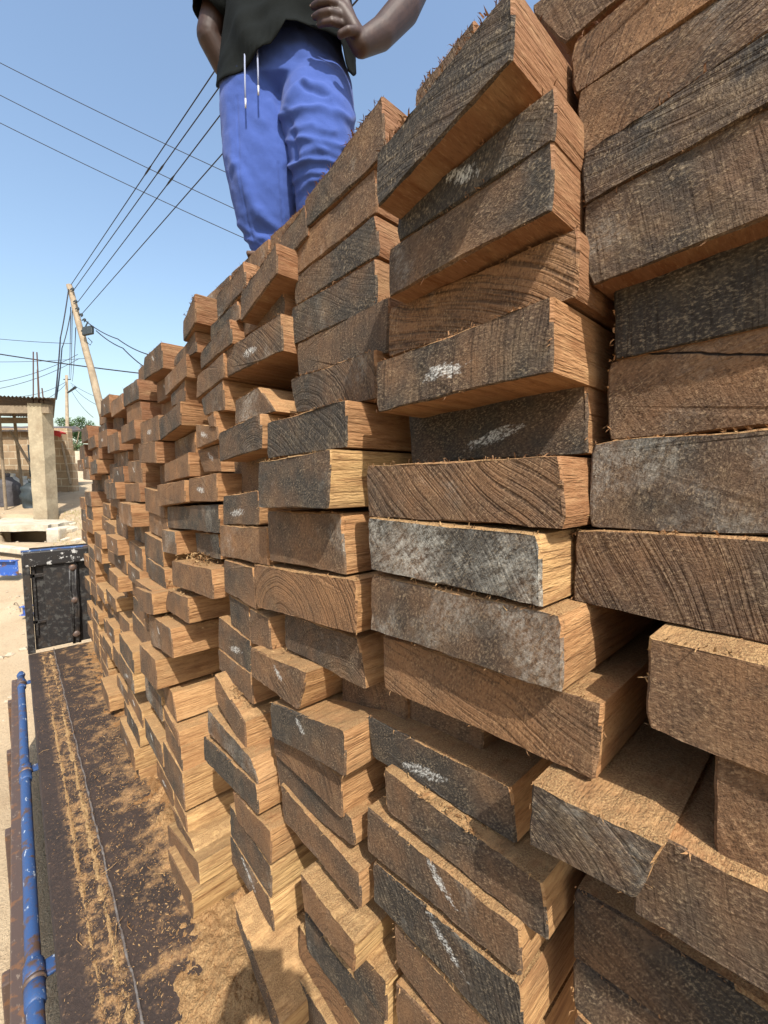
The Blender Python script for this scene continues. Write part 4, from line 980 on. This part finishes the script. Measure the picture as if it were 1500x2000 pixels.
# open shed: pillar, corrugated roof, posts
SC = 9.0
base = g_at(89, SC)
shed = empty('open_shed', base); tag(shed, 'open shed with corrugated roof on a stained square concrete pillar', 'shed')
mb = MB(); p0 = at(90, 1006, SC); p1 = at(78, 790, SC)
n_p = 14; hw = .152
for k in range(n_p+1):
    c = p0.lerp(p1, k/n_p)-UP*(.15 if k == 0 else 0)
    for a, b in ((-1, -1), (1, -1), (1, 1), (-1, 1)):
        mb.v.append(c+SD*(a*hw+rg.uniform(-.006, .006))+FL*(b*hw))
for k in range(n_p):
    for j in range(4): mb.f.append((k*4+j, k*4+(j+1) % 4, k*4+4+(j+1) % 4, k*4+4+j)); mb.i.append(0)
mb.f.append((n_p*4, n_p*4+1, n_p*4+2, n_p*4+3)); mb.i.append(0)
kid(mb, 'pillar', M['concrete'], shed)
mb = MB(); nw = 150                      # corrugated sheet, falling towards the yard
e0 = at(109, 776, SC-.25); 
for r_ in range(5):
    for k in range(nw+1):
        u_ = -6.2+6.2*k/nw; v_ = -.05+r_*1.1
        p = e0+SD*u_+(FL-SD*.80)*v_+Vector((0, 0, -u_*.018+v_*.05+.018*math.sin(u_*2*math.pi/.085)-.02*math.sin(k*.05))); mb.v.append(p)
for r_ in range(4):
    for k in range(nw): a = r_*(nw+1)+k; mb.f.append((a, a+1, a+nw+2, a+nw+1)); mb.i.append(0)
o = kid(mb, 'roof_sheet', M['tin'], shed, True); so = o.modifiers.new('so', 'SOLIDIFY'); so.thickness = .004
mb = MB(); c = at(30, 800, SC-.1); mb.box(c-SD*2.0, (5.5, .09, .16), SB); BX = (FL-SD*.80).normalized(); mb.box(c-SD*2.2+BX*2.3+UP*.02, (5.2, .09, .14), SB); mb.box(at(88, 806, SC)+BX*2.0, (.09, 3.4, .14), (BX.cross(Vector((0, 0, 1))), BX, Vector((0, 0, 1))))
kid(mb, 'roof_beam', M['oldwood'], shed)
for px, py0, s_, w_, lean in ((12, 985, 9.8, .06, 0.0), (-80, 985, 9.6, .08, .1), (47, 978, 11.2, .07, -.1)):
    mb = MB(); g = g_at(px, s_); mb.tube([g, g+Vector((0, 0, 2.6))+SD*lean], w_*.5, 8); kid(mb, 'post', M['oldwood'], shed)
mb = MB(); mb.tube([at(20, 842, 9.9), at(64, 916, 9.9)], .03, 8); kid(mb, 'brace', M['oldwood'], shed)
for px, top, dx in ((65, 687, 0), (72, 688, 6), (73, 722, 3), (82, 758, 5)):
    mb = MB(); mb.tube([at(px+dx, 800, SC), at(px, top, SC)], .013, 6); kid(mb, 'rebar', M['rebar'], shed)
# old house behind the shed
hs = empty('block_house', g_at(40, 14.5)); tag(hs, 'low sandcrete block house with ragged old roof behind the shed', 'house')
o = uv_box('wall', at(18, 893, 14.5)+FL*.1, (4.2, .22, 2.0), SB, M['block']); o.parent = hs; o.matrix_parent_inverse = Matrix.Translation(-hs.location)
mb = MB()
for k in range(26):
    for r_ in range(4):
        p = at(-120+k*8.6, 840, 14.2)+FL*(r_*.8)+Vector((0, 0, r_*.14+.05*noise.noise(Vector((k*.5, r_, 0)))+(-.10 if k > 20 else 0))); mb.v.append(p)
for k in range(25):
    for r_ in range(3): a = k*4+r_; mb.f.append((a, a+4, a+5, a+1)); mb.i.append(0)
o = kid(mb, 'roof', M['tin'], hs); so = o.modifiers.new('so', 'SOLIDIFY'); so.thickness = .05
mb = MB(); mb.box(at(64, 900, 14.4)-FL*.02, (.22, .05, 1.1), SB); kid(mb, 'doorway', M['lamp'], hs)
wl_ = empty('block_wall', g_at(120, 13.0)); tag(wl_, 'bare sandcrete block wall beside the pillar, stepped at its end', 'wall')
for k, (x0, x1, ytop) in enumerate(((98, 126, 848), (126, 134, 862), (134, 141, 880), (141, 146, 905))):
    a = at(x0, ytop, 13.0); b = at(x1, 948, 13.0); gz_ = ground_z(b.x, b.y)-.2
    cx_ = (a+at(x1, ytop, 13.0))/2; h_ = a.z-gz_; cx_.z = gz_+h_/2
    o = uv_box('block_course', cx_, ((x1-x0)*13/FPX, .22-.002*k, h_), SB, M['block']); o.parent = wl_; o.matrix_parent_inverse = Matrix.Translation(-wl_.location)
mb = MB(); mb.tube([at(120, 865, 12.8), at(138, 946, 12.6)], .03, 6); tag(mb.build('leaning_stick', M['oldwood']), 'thin stick leaning against the block wall', 'stick')
pw = uv_box('pale_wall', at(158, 915, 24), (1.6, .3, 2.0), SB, M['cement']); tag(pw, 'far pale plastered wall glimpsed between block wall and stack', 'wall')
mb = MB(); c = at(110, 850, 12.95); c.z += .02
for k in range(7):
    for j in range(4): mb.v.append(c+SD*(-.23+k*.077)+FL*(-.1+j*.07)+Vector((0, 0, .12*math.cos((k-3)*.35)+.02*noise.noise(Vector((k, j, 0))))))
for k in range(6):
    for j in range(3): a = k*4+j; mb.f.append((a, a+4, a+5, a+1)); mb.i.append(0)
o = mb.build('red_cloth', M['red']); so = o.modifiers.new('so', 'SOLIDIFY'); so.thickness = .16; so.offset = -1; tag(o, 'red cloth draped over the top of the block wall', 'cloth')
def sack_bag(px, s, r_, h, mat, label, cat='sack', name='sack', group=None):
    g = g_at(px, s); mb = MB(); K = 12; n = 20
    for k in range(K+1):
        t = k/K; rr_ = r_*(.86+.2*math.sin(t*2.6))*(1 if t < .8 else 1-.75*((t-.8)/.2))
        for j in range(n):
            a = 2*math.pi*j/n; p = g+Vector((math.cos(a)*rr_, math.sin(a)*rr_, h*t-.02)); mb.v.append(p+Vector((math.cos(a), math.sin(a), 0))*noise.noise(p*7)*.05)
    for k in range(K):
        for j in range(n): mb.f.append((k*n+j, k*n+(j+1) % n, (k+1)*n+(j+1) % n, (k+1)*n+j)); mb.i.append(0)
    mb.f.append(tuple(K*n+j for j in range(n))); mb.i.append(0)
    for j in range(5):
        a = j*1.25; c_ = g+Vector((0, 0, h-.03)); mb.tube([c_, c_+Vector((math.cos(a)*.05, math.sin(a)*.05, .10))], [.05, .02], 6)
    return tag(mb.build(name, mat, None, True), label, cat, group)
sack_bag(19, 10.3, .235, .72, M['sack'], 'full dark woven sack standing in the shed opening')
sack_bag(-9, 10.5, .22, .70, M['sack'], 'second dark sack cut by the picture edge')
sack_bag(64, 10.2, .20, .62, M['lamp'], 'black bag half hidden behind the concrete pillar', 'bag', 'bag')
for k, (px, s, r_, h, lab) in enumerate(((40, 11.6, .22, .40, 'pale sack slumped behind the full dark sack'), (52, 11.7, .20, .50, 'pale sack heaped up next to the pillar'), (30, 11.9, .2, .56, 'pale sack at the back of the heap'))):
    sack_bag(px, s, r_, h, M['whitesack'], lab, group='pale sacks heaped in the shed')
# broken culvert slab
cv = empty('culvert', g_at(60, 7.9)); tag(cv, 'broken concrete culvert slab over an open dirt channel', 'culvert')
def slab(c, lx, ly, t_, seed, name, mat, par):
    rr_ = random.Random(seed); pts = []
    for (a, b) in ((-1, -1), (1, -1), (1, 1), (-1, 1)): pts.append((a*lx/2, b*ly/2))
    ol = []
    for k in range(4):
        (ax_, ay), (bx_, by_) = pts[k], pts[(k+1) % 4]
        for j in range(9): t = j/9; ol.append((ax_+(bx_-ax_)*t+rr_.uniform(-.025, .025), ay+(by_-ay)*t+rr_.uniform(-.025, .025)))
    n = len(ol); v = [c+SD*x+FL*y_+Vector((0, 0, z_+rr_.uniform(-.008, .008))) for z_ in (0, -t_) for x, y_ in ol]
    mb = MB(); mb.add(v, [tuple(range(n)), tuple(range(n, 2*n))[::-1]]+[(j, j+n, n+(j+1) % n, (j+1) % n) for j in range(n)]); return kid(mb, name, mat, par)
c = at(40, 1020, 8.3); slab(c, 1.9, 1.0, .12, 1, 'slab', M['cement'], cv)
c2 = at(20, 1012, 9.1); slab(c2, 1.6, .5, .08, 2, 'slab', M['cement'], cv)
mb = MB(); g = g_at(124, 8.0); mb.box(at(122, 1046, 7.95), (.24, .5, .34), SB, bev=.03); mb.box(at(-20, 1046, 8.0), (.3, .6, .4), SB, bev=.03); kid(mb, 'side_wall', M['cement'], cv)
mb = MB(); mb.box(at(50, 1056, 8.7), (1.9, .1, .5), SB); kid(mb, 'back_wall', M['sand'], cv)
for k in range(9):
    px = rg.uniform(112, 150); s = rg.uniform(7.3, 8.4); p = g_at(px, s); mb = MB(); sz = rg.uniform(.06, .14); an = rg.uniform(0, 3)
    ax = (Vector((math.cos(an), math.sin(an), .2)).normalized(), Vector((-math.sin(an), math.cos(an), 0)), Vector((-.2*math.cos(an), -.2*math.sin(an), .97)))
    mb.box(p+Vector((0, 0, sz*.25)), (sz*1.5, sz, sz*.7), ax, bev=.015); tag(mb.build('concrete_chunk', M['cement']), 'broken lump of concrete beside the culvert slab', 'rubble', 'broken concrete lumps beside the culvert')
mb = MB(); a = at(-160, 1052, 7.4); b = at(72, 1079, 6.75); d = (b-a).normalized(); side_ = d.cross(Vector((0, 0, 1))).normalized(); mb.box((a+b)/2, ((b-a).length, .16, .09), (d, side_, side_.cross(d)), bev=.01)
tag(mb.build('timber_beam', M['cement']), 'long pale beam lying on the sand before the culvert', 'beam')
mb = MB(); c = g_at(4, 5.9)+Vector((0, 0, .10)); mb.box(c, (.34, .10, .012), SB); mb.box(c+Vector((0, 0, .10)), (.34, .012, .19), SB); mb.box(c+Vector((0, 0, .198)), (.30, .10, .012), SB)
tag(mb.build('steel_offcut', M['blue']), 'larger blue steel offcut lying on the sand at the picture edge', 'offcut', None)
mb = MB(); c = g_at(39, 4.95)+Vector((0, 0, .06)); mb.box(c, (.105, .10, .008), SB); mb.box(c+Vector((0, 0, .05)), (.10, .008, .09), SB); mb.box(c+Vector((0, 0, .10)), (.105, .09, .008), SB)
tag(mb.build('steel_offcut', M['blue']), 'small blue channel offcut lying just behind the truck bed', 'offcut')
mb = MB(); p = [g_at(14+k*1.5, 5.25-.02*k)+Vector((0, 0, .01+.06*math.sin(k*.4))) for k in range(9)]; mb.tube(p, .006, 5); tag(mb.build('twig', M['oldwood']), 'dry bent twig on the sand', 'twig')

# ---------------------------------------------------------------- poles and wires
pl = empty('utility_pole', g_at(240, 12.0)); tag(pl, 'leaning weathered wooden utility pole hung with cables and a floodlight', 'utility pole')
mb = MB(); a = at(135, 557, 12.0); b = at(246, 985, 12.0); pts = []; rr_ = []
for k in range(30):
    t = k/29; pts.append(a.lerp(b, t)+SD*(.02*noise.noise(Vector((t*9, 0, 0))))); rr_.append(.075+.045*t+.006*noise.noise(Vector((t*25, 1, 0))))
mb.tube(pts, rr_, 14); kid(mb, 'trunk', M['pole'], pl, True)
mb = MB(); mb.box(at(172, 646, 11.85), (.30, .10, .24), (SD*.97+UP*.2, FL, UP), bev=.02); fl_ = kid(mb, 'floodlight', M['lamp'], pl)
mb = MB(); mb.tube([at(158, 648, 11.95), at(166, 640, 11.9), at(172, 628, 11.9)], .02, 6); mb.tube([at(172, 660, 11.9), at(180, 668, 11.9), at(176, 674, 11.9), at(170, 668, 11.9)], .012, 6); kid(mb, 'bracket', M['lamp'], pl)
for k, (px, py) in enumerate(((137, 566), (143, 590), (147, 604), (154, 616), (160, 626))):
    mb = MB(); c = at(px, py, 11.9); mb.tube([c, c+SD*.06+UP*.05, c+SD*.1, c+SD*.06-UP*.05], .016, 6); mb.tube([c+SD*.08-UP*.02, c+SD*.08+UP*.03, c+SD*.08+UP*.06], [.03, .04, .02], 8); kid(mb, 'insulator', M['lamp'], pl)
fp = empty('utility_pole', g_at(131, 30)); tag(fp, 'distant slim grey pole with a short arm lamp', 'utility pole')
mb = MB(); mb.tube([at(130, 733, 30), at(133, 960, 30)], [.085, .15], 10); kid(mb, 'trunk', M['pole'], fp, True)
mb = MB(); mb.tube([at(131, 768, 30), at(148, 756, 29.8)], [.05, .09], 8); mb.box(at(131, 741, 30), (.5, .06, .06), SB); kid(mb, 'lamp_arm', M['lamp'], fp)
def wire(pts, sag, label, r_=.010, knots=(), group=None):
    P_ = [at(*q) for q in pts]; out = []
    for a, b in zip(P_, P_[1:]):
        for k in range(24):
            t = k/24; p = a.lerp(b, t); p = p-Vector((0, 0, 1))*(sag*4*t*(1-t)); out.append(p)
    out.append(P_[-1]); mb = MB(); mb.tube(out, r_, 6)
    for t in knots:
        i = int(t*(len(out)-1)); mb.tube([out[i].lerp(out[i-1], .7), out[i].lerp(out[i-1], .4), out[i], out[i].lerp(out[min(i+1, len(out)-1)], .3)], [r_, r_*1.7, r_*1.9, r_], 7)
    return tag(mb.build('power_cable', M['wire'], None, True), label, 'cable', group)
G4 = 'four cables running from the leaning pole up over the man'
for k, (p, m) in enumerate((((139, 556), (417, 142)), ((143, 568), (432, 165)), ((152, 590), (433, 221)), ((161, 612), (440, 294)))):
    dx, dy = m[0]-p[0], m[1]-p[1]; s0, s1 = 12.0, 6.0
    # straight in space: carry on past the man towards the next pole behind the camera
    a = at(*p, s0); b = at(*m, s1); e = b+(b-a)*.8; q = proj(e)
    wire([(*p, s0), (*m, s1), (*q, e.dot(FW))], .0, 'cable rising from the pole behind the man, %s of four' % ['topmost', 'second from the top', 'third from the top', 'lowest'][k], .0085, (() if k == 3 else (.37+.02*k,)), G4)
G3 = 'three parallel cables crossing the sky'
for k, (a, b) in enumerate((((-60, 92), (700, 452)), ((-60, 155), (700, 516)), ((-60, 210), (700, 562)))):
    wire([(*a, 13), (*b, 13)], .12, 'long cable sloping down behind the man, %s of three parallel ones' % ['upper', 'middle', 'lower'][k], .011, (), G3)
GD = 'slack cables hanging from the leaning pole'
wire([(134, 565, 11.9), (118, 660, 11.6), (108, 778, 9.2)], .05, 'slack cable dropping from pole top to the shed roof corner', .016, (), GD)
wire([(138, 610, 11.9), (121, 680, 11.6), (110, 780, 9.2)], .08, 'slack cable leaving the pole lower down for the roof corner', .013, (), GD)
for k, (x0, y0_, x1, y1_) in enumerate(((138, 600, 135, 738), (141, 606, 138, 742), (148, 640, 141, 745))):
    wire([(x0, y0_, 12.0), (x1, y1_, 30)], .2, '%s of three thin cables between leaning pole and distant pole' % ['left', 'middle', 'right'][k], .011, (), GD)
wire([(-60, 682, 16), (300, 732, 16)], .05, 'dark low cable running across the leaning pole to the stack', .022)
wire([(-60, 656, 20), (140, 671, 20)], .05, 'faint high cable ending at the leaning pole', .012)
wire([(-60, 706, 26), (165, 700, 26)], .1, 'faint level cable above the shed roof', .013)
wire([(165, 625, 12), (230, 662, 11), (300, 695, 10)], .06, 'upper cable falling from the floodlight to the stack', .014)
wire([(188, 646, 12), (240, 680, 11), (300, 728, 10)], .05, 'lower cable falling from the floodlight to the stack', .014)
GF = 'fan of thin cables from the distant pole'
for k, (a, b) in enumerate((((-20, 748), (152, 692)), ((-20, 762), (155, 700)), ((20, 776), (130, 745)), ((60, 790), (130, 748)))):
    wire([(*a, 22), (*b, 24 if k < 2 else 30)], .25, 'thin sagging cable over the shed, %s of the fan' % ['highest', 'second', 'third', 'lowest'][k], .013, (), GF)
for k, (a, b) in enumerate((((138, 748), (240, 790)), ((140, 752), (200, 795)), ((138, 760), (182, 815)))):
    wire([(*a, 30), (*b, 20)], .2, 'thin cable right of the distant pole, %s' % ['highest', 'middle', 'lowest'][k], .012, (), GF)
# tree
tree = empty('tree', g_at(170, 38)); tag(tree, 'bushy green tree standing behind the end of the stack', 'tree')
mb = MB(); g = g_at(152, 38); mb.tube([g, g+Vector((.1, 0, 1.6)), g+Vector((0, 0, 3.2))], [.18, .14, .08], 8)
for k in range(5):
    a = k*1.3; mb.tube([g+Vector((.05, 0, 1.7+.2*k)), g+Vector((math.cos(a)*.8, math.sin(a)*.8, 2.9+.35*k))], [.07, .03], 6)
kid(mb, 'trunk', M['oldwood'], tree, True)
def leafm():
    t = NT('leaves', .7, .25); i_ = t.n('NewGeometry').outputs['Random Per Island']
    return t.out(t.mix(i_, (.028, .066, .022), (.075, .13, .04)))
mb = MB(); M['leaf'] = leafm(); cl = []
for k in range(26): cl.append((g+Vector((rg.gauss(0, .48), rg.gauss(0, .48), rg.uniform(2.0, 5.9))), rg.uniform(.35, .6)))
for k in range(5200):
    c_, r_ = rg.choice(cl); d = Vector((rg.gauss(0, 1), rg.gauss(0, 1), rg.gauss(0, 1))).normalized(); p = c_+d*r_*rg.random()**.45; sz = rg.uniform(.05, .10)
    u_ = Vector((rg.gauss(0, 1), rg.gauss(0, 1), rg.gauss(0, .6))).normalized(); w_ = u_.cross(Vector((rg.gauss(0, 1), rg.gauss(0, 1), rg.gauss(0, 1)))).normalized(); mb.add([p-u_*sz, p+w_*sz*.45, p+u_*sz, p-w_*sz*.45], [(0, 1, 2, 3)])
kid(mb, 'crown', M['leaf'], tree)
